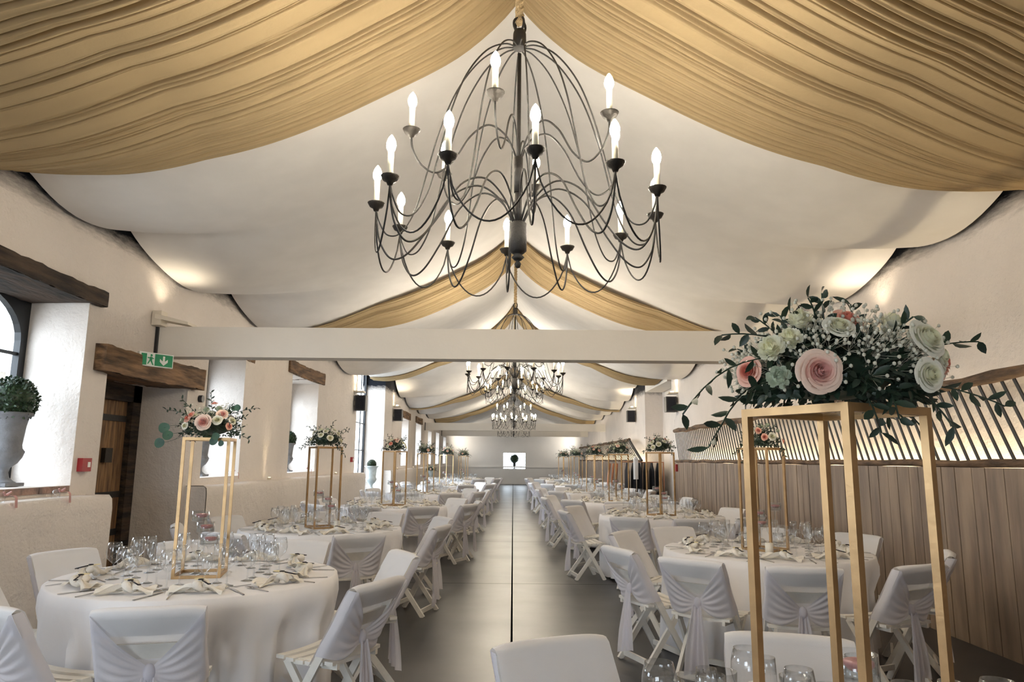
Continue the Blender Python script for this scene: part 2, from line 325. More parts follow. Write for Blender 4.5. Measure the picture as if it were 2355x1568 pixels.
MB().add([(DX[0], YB - .12, 0), (DX[1], YB - .12, 0), (DX[1], YB - .12, DX[2]), (DX[0], YB - .12, DX[2])], [(0, 1, 2, 3)]).obj('pane', M['pane'], o)
o = portal(DX[0], DX[1], 0, DX[2], YB - .25, axis='y'); o.rotation_euler = Vector((0, 1, 0)).to_track_quat('-Z', 'Z').to_euler()
struct(MB().bx(WL - 1, WR + 1, YB - .3, YE + .6, 5.85, 5.95).obj('roof', M['roof']))
struct(MB().bx(WL - 1, WL - .95, YB, YE, 5.2, 5.9).bx(WR + .95, WR + 1, YB, YE, 5.2, 5.9).bx(WL - 1, WL, YB, YE, 5.2, 5.3).bx(WR, WR + 1, YB, YE, 5.2, 5.3).obj('roof_eaves', M['roof']))
# ledge walls under the windows
b = MB()
def ledge(y0, y1):
    n = 24
    prof = [(-3.70, 0), (-3.70, .98), (-3.705, 1.07), (-3.73, 1.10), (-3.97, 1.10)]
    b.grid(lambda u, v: (prof[round(v * 4)][0] + .010 * math.sin(u * 19 + v * 5) * (v > 0) * (v < 1), y0 + u * (y1 - y0), prof[round(v * 4)][1] + (.008 * math.sin(u * 27 + 2) if v > .3 else 0)), n, 4)
    for y in (y0, y1): b.add([(x, y, z) for x, z in prof] + [(-3.97, y, 0)], [(0, 1, 2, 3, 4, 5)])
led = []
for i, (y0, y1) in enumerate(((YB, 6.73), (8.78, 18.15), (22.0, YE))):
    b = MB(); ledge(y0, y1); led.append(struct(b.obj('ledge_wall', M['plaster'], ), ('thick plaster ledge before the doorway', 'thick plaster ledge beyond the doorway', 'plaster ledge beyond the tall barred opening')[i]))
# ceiling lining
ATL = [-1.3, 1.0, 3.2, 5.34, 6.91, 9.45, 12.3, 15.1, 18.2, 21.6, 23.2, 25.4, 28.3, 31.5, 34.7, 37.9, 41.0, 44]
ATR = [-1.3, 1.2, 3.3, 5.55, 7.26, 9.8, 12.6, 15.4, 18.6, 22.7, 24.0, 25.9, 28.7, 31.5, 34.7, 37.9, 41.0, 44]
ZE = [(-3, 3.72), (15, 3.72), (18.0, 3.80), (21.6, 4.26), (22.3, 4.26), (24.4, 3.80), (26, 3.68), (44, 3.66)]
ZR = [(-3, 4.9), (13, 4.9), (17.5, 5.5), (19.5, 5.65), (22, 5.5), (25.5, 5.0), (28, 4.9), (44, 4.85)]
GW = [(0, 1), (.04, .86), (.12, .66), (.25, .44), (.38, .25), (.5, .11), (.63, .01), (.75, -.035), (.88, -.03), (1, 0)]
def ridge_blend(t, tab=GW):
    # smooth cubic through the table
    for i in range(len(tab) - 1):
        if t <= tab[i + 1][0]:
            a, b_ = tab[i], tab[i + 1]; h = b_[0] - a[0]; u = (t - a[0]) / h
            m0 = (b_[1] - tab[max(i - 1, 0)][1]) / (b_[0] - tab[max(i - 1, 0)][0]) * h; j = min(i + 2, len(tab) - 1)
            m1 = (tab[j][1] - a[1]) / (tab[j][0] - a[0]) * h
            return (2 * u ** 3 - 3 * u * u + 1) * a[1] + (u ** 3 - 2 * u * u + u) * m0 + (-2 * u ** 3 + 3 * u * u) * b_[1] + (u ** 3 - u * u) * m1
    return tab[-1][1]
def roof_z(x, y, lift=0.0):
    W_ = (WR - .06) if x > 0 else -(WL + .06); t = min(abs(x) / W_, 1); ze, zr = lerp_tab(y, ZE), smooth_tab(y, ZR)
    return ze + (zr - ze) * ridge_blend(t) + lift * math.sin(PI * min(1, t))
def sag(x, y):
    at = ATR if x > 0 else ATL; W_ = (WR - .06) if x > 0 else -(WL + .06); t = abs(x) / W_
    for a, c in zip(at, at[1:]):
        if a <= y <= c:
            k = max(0, (t - .45) / .55); k = k * k * (3 - 2 * k); s = math.sin(PI * (y - a) / (c - a)); L = c - a
            return .115 * L * k * abs(s) ** .8
    return 0
def ceil_fn(u, v):
    y = YB + u * (YE - YB); q = v * 2 - 1; x = q * ((WR - .06) if q > 0 else -(WL + .06))
    return (x, y, roof_z(x, y) - sag(x, y) + .004 * math.sin(y * 5 + x * 3))
struct(MB().grid(ceil_fn, 380, 64).obj('ceiling', M['lining']), 'white fabric tent lining stretched from the ridge to scalloped edges')
# gold drapes
GD = [(0, 1), (.04, .84), (.12, .62), (.25, .40), (.38, .21), (.5, .08), (.63, .0), (.75, -.03), (.88, -.02), (1, .02)]
def drape(yr0, yr1, yw0, yw1, label, seed, yv0=None, yv1=None):
    t = thing('ceiling_drape', label, 'drape', (0, 0, 0), 0, 'gold drapes swagged below the white lining')
    R = random.Random(seed); wid = yr1 - yr0; nc = int(wid * 16)
    cr = [(R.uniform(0, 1), R.uniform(.0025, .006) / wid * 1.5, R.uniform(.03, .12), R.uniform(-.010, .010), R.uniform(0, 6)) for _ in range(nc)]
    ph = [(R.uniform(10, 30) * wid / 2, R.uniform(0, 6), .008) for _ in range(4)]
    for sgn in (-1, 1):
        X1 = (WR - .07) if sgn > 0 else -(WL + .07)
        ww0, ww1 = (yw0, yw1) if sgn < 0 else (yv0 or yw0 + .25, yv1 or yw1 + .2)
        def fn(u, v):
            g = u ** 1.0; x = sgn * X1 * g; k = g ** 1.3
            y = (yr0 + (yr1 - yr0) * v) * (1 - k) + (ww0 + (ww1 - ww0) * v) * k
            ze, zr = lerp_tab(y, ZE), smooth_tab(y, ZR); zc = roof_z(x, y) - sag(x, y)
            z = min(ze + (zr - ze) * ridge_blend(g, GD), zc) - .035
            f = sum(a * math.sin(w_ * v + p + g * .8) for w_, p, a in ph)
            cz = 0
            for c0, cw, cd, dr, p in cr:
                q = (v - c0 - dr * math.sin(g * 2.2 + p)) / (cw * (1.6 - .8 * g)); 
                if -4 < q < 4: cz += cd * math.exp(-q * q) - cd * .10 * math.exp(-(abs(q) - 2.4) ** 2)
            edge = min(1, min(v, 1 - v) * 14); cz = max(-.05, min(.12, cz))
            z2 = z - .05 * math.sin(PI * v) * math.sin(PI * min(1, g * 1.2)) - f * .8 * edge + cz * edge * .9
            return (x, y, min(z2, zc - .008))
        MB().grid(fn, 44, int(300 * wid)).obj('swag', M['gold'], t)
    return t
drape(2.15, 4.93, 2.9, 5.36, 'widest gold pleated drape, swagged above the nearest big chandelier', 1, 3.6, 5.5)
drape(10.4, 12.1, 10.9, 12.35, 'second gold pleated drape, seen just below the nearest chandelier finial', 2)
drape(18.6, 20.4, 19.1, 21.0, 'third gold drape, in the raised roof over the tall openings', 3)
drape(26.6, 28.3, 26.9, 28.3, 'fourth gold drape, before the last two cross beams', 4)
drape(35.0, 36.8, 35.2, 36.8, 'small last gold drape, near the pale end wall', 5)
# cross beams
for (y, z0, z1, lab) in ((7.75, 2.535, 2.87, 'large white boxed beam crossing the hall beyond the near chandelier'), (32.0, 2.72, 3.05, 'far white cross beam, the upper of two'), (39.5, 2.72, 3.03, 'farthest white cross beam, before the end wall')):
    struct(MB().bx(WL + .02, WR, y, y + .24, z0, z1).obj('beam', M['white_paint']), lab)
    MB().bx(WL - .03, WL + .03, y - .03, y + .03, z0 - .01, z1 + .01).obj('beam_gap_strip', M['black'])  # black strip drawn for the dark gap at the beam's wall end
for o in C.objects:
    if o.name.startswith('beam_gap_strip'): o['kind'] = 'structure'

# windows on the window side
def window(n, y0, y1, z0, z1, bars_y, bars_z, arch=True, x=-4.52):
    b = MB(); fw = .085; yc = (y0 + y1) / 2; hw = (y1 - y0) / 2
    b.bx(x - .03, x + .03, y0, y0 + fw, z0, z1).bx(x - .03, x + .03, y1 - fw, y1, z0, z1).bx(x - .03, x + .03, y0 + fw, y1 - fw, z0, z0 + fw)
    if arch:
        N = 18
        for k in range(N):
            a0, a1 = PI * k / N, PI * (k + 1) / N; r_ = hw - fw; rise = .42
            p = [(yc - r_ * math.cos(a), z1 - rise - .04 + rise * math.sin(a)) for a in (a0, a1)]
            b.add([(xx, p[0][0], p[0][1]) for xx in (x - .03, x + .03)] + [(xx, p[1][0], p[1][1]) for xx in (x - .03, x + .03)] + [(xx, p[0][0], z1) for xx in (x - .03, x + .03)] + [(xx, p[1][0], z1) for xx in (x - .03, x + .03)],
                  [(0, 2, 3, 1), (0, 4, 6, 2), (1, 3, 7, 5), (4, 5, 7, 6)])
    else: b.bx(x - .03, x + .03, y0 + fw, y1 - fw, z1 - fw, z1)
    for i in range(1, bars_y): yy = y0 + (y1 - y0) * i / bars_y; b.bx(x - .015, x + .015, yy - .014, yy + .014, z0 + fw, z1 - fw)
    for i in range(1, bars_z): zz = z0 + (z1 - z0) * i / bars_z; b.bx(x - .015, x + .015, y0 + fw, y1 - fw, zz - .014, zz + .014)
    o = struct(b.obj('window_%d' % n, M['frame']), 'black steel arched window in a deep white reveal' if arch else None)
    MB().add([(x, y0 + fw, z0 + fw), (x, y1 - fw, z0 + fw), (x, y1 - fw, z1 - .06), (x, y0 + fw, z1 - .06)], [(0, 1, 2, 3)]).obj('pane', M['pane'], o)
    return o
for i, (y0, y1, z0, z1) in enumerate(WIN):
    window(i + 1, y0, y1, z0, z1, 2, 3); portal(y0 + .05, y1 - .05, z0 + .05, z1 - .05, XO - .03)
window(10, TALL[0], TALL[1], .1, TALL[3] - .05, 6, 5, False, -4.55); portal(TALL[0], TALL[1], .1, TALL[3], XO - .03)
# end window
b = MB(); x0, x1, z0, z1 = EW
for i in range(1, 5): xx = x0 + (x1 - x0) * i / 5; b.bx(xx - .01, xx + .01, YE + .38, YE + .4, z0, z1)
for i in range(1, 4): zz = z0 + (z1 - z0) * i / 4; b.bx(x0, x1, YE + .38, YE + .4, zz - .01, zz + .01)
o = struct(b.obj('window_11', M['frame']), 'small bright barred window in the end wall')
MB().add([(x0, YE + .42, z0), (x1, YE + .42, z0), (x1, YE + .42, z1), (x0, YE + .42, z1)], [(0, 1, 2, 3)]).obj('pane', M['pane'], o)
portal(x0, x1, z0, z1, YE + .55, axis='y')
# ground and garden wall outside
struct(MB().bx(-14, WL - .9, YB - 4, YE + 8, -.3, -.05).bx(-14, 14, YE + .6, YE + 10, -.3, -.05).bx(-9, 14, YB - 12, YB - .3, -.3, -.05).obj('ground_outside', mat('pale_gravel', (.38, .36, .33), .9, 0, .2, 3, .3, 20)))
struct(MB().bx(-9.4, -9, 3.0, 17, -.1, 2.9).obj('garden_wall', mat('cream_rubble_stone', (.36, .32, .27), .9, 0, .45, 2.2, .8, 5)), 'pale stone wall outside the first window')
# lintels
def lintel(y0, y1, z0, z1, m, lab, x0=-4.3, x1=-3.88, seed=1, tilt=0.0, cut=0.0):
    R = random.Random(seed); n = 26
    b = MB()
    def fn(u, v):
        k = v * 4; c = [(x1, z0), (x1, z1), (x0, z1), (x0, z0), (x1, z0)]; a = int(min(k, 3.999)); f = k - a
        x = c[a][0] + (c[a + 1][0] - c[a][0]) * f; z = c[a][1] + (c[a + 1][1] - c[a][1]) * f
        n1 = math.sin(u * 31 + v * 9 + seed) * .004 + math.sin(u * 73 + v * 23) * .003 + math.sin(u * 6 + seed * 3) * .008
        return (x + n1 * .6, y0 + u * (y1 - y0), z + n1 + tilt * (u - .5) - (cut * max(0, abs(u - .5) * 2 - .92) * 4 if z > (z0 + z1) / 2 else 0))
    b.grid(fn, n, 16)
    for u in (0, 1):
        pts = [fn(u, k / 16) for k in range(16)]; b.add(pts, [tuple(range(16))])
    return struct(b.obj('lintel', m), lab)
lintel(4.5, 6.66, 2.855, 3.0, M['oakdark'], 'black weathered oak lintel over the first window', x0=-4.64, seed=2)
lintel(6.64, 8.83, 2.25, 2.50, M['oak'], 'cracked brown oak lintel over the doorway', x1=-3.84, seed=5, tilt=.02)
lintel(9.0, 10.75, 2.87, 2.95, M['oak'], 'thin oak lintel over the second window', x1=-3.93, seed=6)
lintel(12.4, 14.75, 2.93, 3.16, M['oak'], 'oak lintel over the third window', x1=-3.92, seed=7)
lintel(25.1, 27.4, 2.90, 3.15, M['oak'], 'small oak lintel beyond the tall opening', x1=-3.92, seed=8)
lintel(28.9, 31.0, 2.90, 3.15, M['oak'], 'smaller oak lintel just before the far beams', x1=-3.92, seed=9)
# brick sill
b = MB(); y = 4.95; R = random.Random(3)
while y < 6.42:
    L = R.uniform(.2, .26); b.bx(-4.3, -3.935 + R.uniform(0, .012), y, min(y + L - .012, 6.44), 1.135, 1.187); y += L
struct(b.obj('trim_2', M['brick']), 'row of worn bricks forming the first window sill')
# door in the recess
b = MB(); y = 6.9
while y < 8.42:
    b.bx(-4.60, -4.56, y, min(y + .165, 8.44), .02, 2.1); y += .17
d = struct(b.obj('door_1', M['door']), 'old plank door with black iron strap hinges')
MB().bx(-4.58, -4.50, 8.44, 8.62, 0, 2.28).bx(-4.58, -4.50, 6.88, 8.62, 2.08, 2.28).obj('door_frame', M['oakdark'], d)
for z in (.6, 1.02, 1.88): MB().bx(-4.56, -4.545, 7.6, 8.42, z - .035, z + .035).obj('strap_hinge', M['iron'], d)
MB().bx(-4.56, -4.51, 7.98, 8.12, 1.38, 1.54).obj('lock_box', M['iron_pan'], d)
struct(MB().bx(-4.70, -4.62, 6.8, 8.7, 0, 2.3).obj('wall_behind_door', M['roof']))

# right side: panelling with a lattice
def panelling(y0, y1, lab, seed, lean=.34, step=.139):
    R = random.Random(seed); X = 3.75
    t = thing('panelling_screen', lab, 'wooden screen')
    b = MB(); y = y0
    while y < y1:
        wv = R.uniform(.14, .24); e = min(y + wv - .010, y1); b.bx(X + R.uniform(0, .006), X + .03, y, e, 0, 1.42); y += wv
    b.bx(X + .024, X + .03, y0, y1, 0, 1.42); b.bx(X, WR, y1 - .03, y1, 0, 1.42); b.bx(X, WR, y0, y0 + .03, 0, 1.42)
    b.obj('board_panel', M['panel'], t)
    b = MB(); n = 40
    b.tube([(X + .03, y0 + (y1 - y0) * i / n, 1.452 + .006 * math.sin(i * 1.7 + seed)) for i in range(n + 1)], [.032 + .004 * math.sin(i * 2.3) for i in range(n + 1)], 8)
    b.obj('lower_rail', M['rail'], t)
    b = MB()
    b.tube([(X + .02, y0 + lean + (y1 - y0 - lean) * i / n, 2.12 + .012 * math.sin(i * 1.3 + seed) + .02 * i / n) for i in range(n + 1)], [.048 + .006 * math.sin(i * 2.9 + 1) for i in range(n + 1)], 8)
    b.obj('upper_rail', M['rail'], t)
    b = MB(); y = y0
    while y < y1 - lean: b.bar((X + .03, y, 1.47), (X + .03, y + lean, 2.09), .010, .028, (0, 1, 0)); y += step
    b.bar((X + .02, y0, 1.46), (X + .02, y0 + lean, 2.12), .05, .05, (0, 1, 0)).obj('slanted_battens', M['slat'], t)
    return t
panelling(1.0, 16.8, 'long brown boarded screen with slanted battens beside the near tables', 1)
panelling(21.2, 41.0, 'far boarded screen with a rustic sloping lattice end', 2, 2.2, .32)
def strip(y0, y1, lab):
    o = MB().bx(3.93, 3.97, y0, y1, 1.36, 1.375).obj('light_strip', M['strip']); tag(o, lab, 'light strip'); return o
strip(2.5, 16.6, 'glowing light strip hidden behind the near slatted screen'); strip(21.6, 40.5, 'glowing light strip behind the far slatted screen')
MB()
o = MB().bx(3.80, 4.09, 1.2, 16.6, 1.30, 1.34).obj('strip_shelf', M['plaster']); tag(o, 'narrow plaster shelf behind the near slatted screen', 'shelf')
o = MB().bx(3.80, 4.09, 21.4, 40.8, 1.30, 1.34).obj('strip_shelf', M['plaster']); tag(o, 'narrow plaster shelf behind the far slatted screen', 'shelf')
# recess in the right wall
struct(MB().bx(WR + .55, WR + .62, 18.5, 22.3, 0, 4.25).obj('wall_recess', M['plaster']), 'beige plastered back of the tall recess')
struct(MB().bx(WR + .1, WR + .5, 18.5, 18.62, 0, 3.95).obj('trim_3', M['oakdark']), 'dark timber edge of the tall recess')
o = MB().bx(WR - .02, WR + .5, 18.9, 22.1, 3.55, 3.78).bx(WR - .03, WR - .01, 18.95, 22.05, 3.60, 3.64).obj('roller_blind_box', M['white_paint']); tag(o, 'long white blind box high in the tall recess', 'blind box')
b = MB().tube([(WR + .46, 19.6 + .17 * math.cos(a), 2.78 + (.17 * math.sin(a) if math.sin(a) < 0 else .22 * math.sin(a))) for a in [PI + i * PI / 12 for i in range(13)]], .05, 8)
b.bx(WR + .44, WR + .55, 19.40, 19.46, 2.78, 2.98).bx(WR + .44, WR + .55, 19.74, 19.80, 2.78, 2.98)
tag(b.obj('wall_hook', M['black']), 'dark U-shaped fitting on the beige recess wall', 'wall fitting')
# coats
t = thing('coat_rail', 'dark garments hanging on a rail beyond the near slatted screen', 'clothes rail', (3.3, 18.3, 0))
MB().tube([(-.55, 0, 0), (-.55, 0, 1.42), (.5, 0, 1.42), (.5, 0, 0)], .018, 8).bx(-.6, -.5, -.25, .25, 0, .03).bx(.45, .55, -.25, .25, 0, .03).obj('rail_frame', M['copper'], t)
R = random.Random(11)
for k in range(6):
    x = -.42 + k * .155; L = R.uniform(.95, 1.15); b = MB()
    b.grid(lambda u, v: (x + (.045 + .022 * u) * math.cos(2 * PI * v) * (.5 + .5 * min(1, u * 5)), (.24 + .02 * math.sin(v * 31 + k)) * math.sin(2 * PI * v) * min(1, .25 + u * 4), 1.40 - L * u), 10, 20)
    tag(b.obj('coat', M['darkcloth'], None, (3.3, 18.3, 0)), 'dark coat on the clothes rail, %s from the aisle' % ('first second third fourth fifth sixth'.split()[k]), 'coat', 'dark coats on the rail')
b = MB().grid(lambda u, v: (.06 * math.cos(2 * PI * v), .05 * math.sin(2 * PI * v), 1.5 - .5 * u), 4, 12).ball((0, 0, 1.5), .06); tag(b.obj('white_cloth', M['cover'], None, (3.05, 18.0, 0)), 'white cloth draped from the end of the clothes rail', 'cloth')
b = MB()
for k in range(3): b.tube(spline([(-.1 + .09 * k, 0, 1.35), (-.16 + .1 * k, -.02, .8), (-.12 + .08 * k, 0, .0)]), .028, 6)
tag(b.obj('copper_ribbon', M['copper'], None, (2.55, 18.3, .03)), 'copper satin lengths hanging at the rail end', 'ribbon')
tag(MB().bx(3.71, 3.752, 16.5, 16.6, 1.22, 1.38).obj('fire_call_point', M['red']), 'red call point at the far end of the near screen', 'call point', None)

# ------------------------------------------------------------------ small wall fittings
def speaker(y, z, side, lab):
    X = WL if side < 0 else WR; s = 1 if side < 0 else -1
    t = thing('wall_speaker', lab, 'speaker', (X, y, z))
    MB().bx(s * .04, s * .30, -.13, .13, -.19, .19).obj('speaker_body', M['black'], t); MB().bx(s * .07, s * .27, -.137, -.131, -.16, .16).obj('speaker_grille', M['darkcloth'], t)
    MB().bx(0, s * .05, -.04, .04, -.05, .05).obj('bracket', M['plastic'], t)
    u = thing('uplight', lab.replace('speaker', 'uplight above the speaker'), 'wall light', (X, y, z + .26))
    MB().bx(0, s * .24, -.14, .14, 0, .04).obj('shade', M['plastic'], u); MB().tube([(s * .12, 0, .04), (s * .12, 0, .07)], .04, 10).obj('lens', M['strip'], u)
    lamp_up(u, s * .14, 0, .12, SPOT_W * 1.2)
def lamp_up(parent, x, y, z, watts, ang=2.0, tilt=0, col=(1, .83, .6)):
    l = bpy.data.lights.new('uplight_beam', 'SPOT'); l.energy = watts; l.color = col; l.spot_size = ang; l.spot_blend = .8; l.shadow_soft_size = .05
    o = bpy.data.objects.new('uplight_beam', l); C.objects.link(o); o.parent = parent; o.location = (x, y, z); o.rotation_euler = (PI, tilt, 0)
speaker(17.7, 2.80, -1, 'black wall speaker just before the tall barred opening')
speaker(23.5, 2.86, -1, 'smaller black wall speaker beyond the tall barred opening')
speaker(17.9, 2.85, 1, 'black wall speaker above the slatted screen, before the recess')
speaker(24.0, 2.92, 1, 'black wall speaker beyond the tall recess')
# flood above the first beam
t = thing('flood_light', 'off-white flood light fixed above the beam end by the doorway', 'wall light', (-3.88, 7.70, 2.88))
MB().bx(-.06, .04, -.1, .04, -.02, .14).obj('bracket', M['plastic'], t)
MB().add([(-.02, -.12, .05), (.30, -.02, .0), (.30, .20, .0), (-.02, .14, .05), (-.02, -.12, .10), (.30, -.02, .03), (.30, .20, .03), (-.02, .14, .10)], [(0, 1, 2, 3), (4, 7, 6, 5), (0, 4, 5, 1), (1, 5, 6, 2), (2, 6, 7, 3), (3, 7, 4, 0)]).obj('lamp_head', M['plastic'], t)
lamp_up(t, .12, .05, .14, SPOT_W * .6)
t = thing('flood_light', 'flood light above the beam end on the panelled side', 'wall light', (WR - .1, 7.70, 2.88))
MB().bx(-.04, .1, -.1, .04, -.01, .12).obj('bracket', M['plastic'], t); MB().bx(-.3, 0, -.05, .15, .04, .08).obj('lamp_head', M['plastic'], t)
lamp_up(t, -.12, .05, .14, SPOT_W * .8)
# ledge spots
for i, (y, lab) in enumerate(((3.2, 'small ledge uplight before the first window'), (7.9, None), (11.5, 'small ledge uplight between the second and third windows'), (15.8, 'small ledge uplight beyond the third window'), (24.2, 'small ledge uplight past the tall opening'), (28.0, 'small ledge uplight between the two far lintels'))):
    if lab is None: continue
    t = thing('ledge_uplight', lab, 'uplight', (-3.86, y, 1.105))
    MB().lathe([(0, 0), (.03, 0), (.03, .035), (0, .035)], n=12).obj('housing', M['plastic'], t); MB().lathe([(.02, .036), (0, .037)], n=12).obj('lens', M['strip'], t)
    lamp_up(t, 0, 0, .05, 9.0, .9, 0, (1, .78, .45))
for (x, sx_, lab) in ((WL + .05, 1, 'small added flood light brightening the end wall, on the window side'), (WR - .05, -1, 'small added flood light brightening the end wall, on the screen side')):
    t = thing('flood_light', lab, 'wall light', (x, 42.8, 2.3)); MB().bx(-.05, .05, -.1, .1, 0, .1).obj('lamp_head', M['plastic'], t)  # added flood lights, put in to brighten the end wall
    l = bpy.data.lights.new('flood_beam', 'SPOT'); l.energy = 80; l.color = (1, .92, .8); l.spot_size = 2.4; l.spot_blend = 1; l.shadow_soft_size = .2
    o = bpy.data.objects.new('flood_beam', l); C.objects.link(o); o.parent = t; o.location = (sx_ * .12, 0, .1); o.rotation_euler = Vector((sx_ * 1.2, .9, .35)).to_track_quat('-Z', 'Z').to_euler()
# exit sign
t = thing('exit_sign', 'green and white running man exit sign on the doorway lintel', 'sign', (-3.80, 7.46, 2.45), math.radians(-32))
MB().bx(0, .04, -.19, .19, -.07, .075).obj('sign_box', M['signwhite'], t)
b = MB()
def gq(p): b.add([(.0425, y, z) for y, z in p], [tuple(range(len(p)))])
gq([(-.02, -.06), (.18, -.06), (.18, .065), (-.02, .065)]); sg = b.obj('arrow_panel', M['green'], t)
b = MB()
def gq2(p, x=.044): b.add([(x, y, z) for y, z in p], [tuple(range(len(p)))])
gq2([(.068, .05), (.092, .05), (.092, -.005), (.125, .02), (.125, -.012), (.08, -.05), (.035, -.012), (.035, .02), (.068, -.005)]); b.obj('arrow', M['signwhite'], sg)
b = MB(); gq2([(-.17, -.06), (-.11, -.06), (-.11, .06), (-.17, .06)]); gq2([(-.06 + .013 * math.cos(a), .045 + .013 * math.sin(a)) for a in [i * PI / 5 for i in range(10)]])
gq2([(-.075, .03), (-.045, .028), (-.05, -.01), (-.03, -.055), (-.045, -.055), (-.068, -.015), (-.09, -.05), (-.1, -.045), (-.08, -.005)]); gq2([(-.1, .025), (-.03, .018), (-.03, .008), (-.1, .012)]); b.obj('running_man', M['green'], t)
# call points
def callpoint(y, z, lab):
    t = thing('fire_call_point', lab, 'call point', (WL, y, z), 0, 'red call points on the window wall')
    MB().bx(0, .05, -.07, .07, -.06, .06).obj('case', M['red'], t); MB().bx(.05, .053, .01, .05, -.022, .025).obj('glass_plate', M['signwhite'], t)
callpoint(6.62, 1.37, 'red fire call point on the plaster beside the doorway'); callpoint(17.6, 1.42, 'small red fire call point below the first wall speaker')
t = tag(MB().tube([(WL, 8.95, 2.17), (WL + .05, 8.95, 2.17)], .045, 14).obj('round_vent', M['black']), 'small round black knob on the wall under the oak lintel', 'wall fitting')

# ------------------------------------------------------------------ urns and topiary
def topiary(r, n, seed):
    R = random.Random(seed); b = MB(); b.ball((0, 0, 0), r * .9, 16, 10)
    for _ in range(n):
        v = Vector((R.gauss(0, 1), R.gauss(0, 1), R.gauss(0, 1))).normalized(); p = v * r * R.uniform(.86, 1.0)
        d = (v + Vector((R.uniform(-1, 1), R.uniform(-1, 1), R.uniform(-1, 1))) * .8); b.leaf(p, d, v + Vector((.1, .2, .1)), r * .16, r * .09)
    return b
URN = [(0, 0), (.105, 0), (.105, .035), (.085, .045), (.05, .075), (.04, .12), (.05, .16), (.075, .18), (.095, .20), (.125, .25), (.14, .30), (.125, .33), (.12, .36), (.135, .52), (.15, .60), (.185, .62), (.185, .645), (.15, .645), (.13, .60), (0, .58)]
fl = lambda i, q: (.05 * abs(math.sin(q * 9)) if i in (4, 5, 6, 8, 9, 10) else 0)
def urn(name, loc, m, lab, s=1.0, ball=True, cat='urn', seed=1, dome=.185):
    t = thing(name, lab, cat, (loc[0], loc[1], loc[2] + .004)); t.scale = (s,) * 3
    MB().lathe(URN, n=36, flute=fl).obj('urn_body', m, t); MB().bx(-.12, .12, -.12, .12, 0, .03).obj('urn_foot', m, t)
    if ball: topiary(dome, 1400, seed).obj('clipped_bush', M['box'], t, (0, 0, .60 + dome * .72))
    return t
urn('topiary_urn', (-4.25, 6.03, 1.19), M['stone'], 'grey stone urn with clipped box ball in the first window', .95, seed=2, dome=.205)
urn('topiary_urn', (-4.25, 9.80, 1.19), M['stone'], 'grey fluted urn on the second window sill behind tall flowers', .80, seed=3)
urn('topiary_urn', (-4.25, 13.55, 1.19), M['stone'], 'dark urn with leafy ball in the third window', .82, seed=4)
urn('topiary_urn', (-3.75, 19.2, .62), M['palestone'], 'pale blue stone urn of greenery before the tall opening', .98, seed=5, dome=.12)
tag(MB().bx(-3.92, -3.58, 19.03, 19.37, 0, .62).obj('stone_plinth', M['palestone']), 'pale stone plinth carrying the urn by the tall opening', 'plinth')
urn('topiary_urn', (.08, YE + .2, .91), M['black'], 'silhouetted urn and plant on the end window sill', .70, seed=6, dome=.36)
urn('topiary_urn', (-4.25, 37.3, 1.21), M['stone'], 'tiny dark urn in a far window of the window side', .8, seed=7)
# ribbon jars on the ledge
for (y, z, x, lab) in ((5.40, 1.105, -3.80, 'small jar with pink ribbon on the ledge, next to the frame edge'), (6.05, 1.105, -3.80, 'small jar with pink ribbon on the ledge, below the brick sill'), (10.3, 1.19, -4.02, 'tiny ribbon jar on the second window sill'), (14.0, 1.19, -4.02, 'tiny ribbon jar on the third window sill')):
    t = thing('ribbon_jar', lab, 'jar', (x, y, z), 0, 'ribbon jars along the window ledge')
    MB().lathe([(0, 0), (.03, 0), (.033, .01), (.033, .05), (.026, .06), (.028, .07)], n=14).obj('jar_glass', M['glass'], t)
    b = MB().tube(spline([(.034, -.0, .05), (.05, -.04, .075), (.05, -.01, .052), (.05, .04, .075), (.034, 0, .05)]), .007, 5)
    b.grid(lambda u, v: (.04 + .075 * min(1, u * 2.5) + .004, -.008 + .03 * (v - .5) + .02 * u, .05 - .05 * max(0, u - .4) / .6 * 1.8), 6, 2).obj('ribbon_bow', M['ribbon'], t)

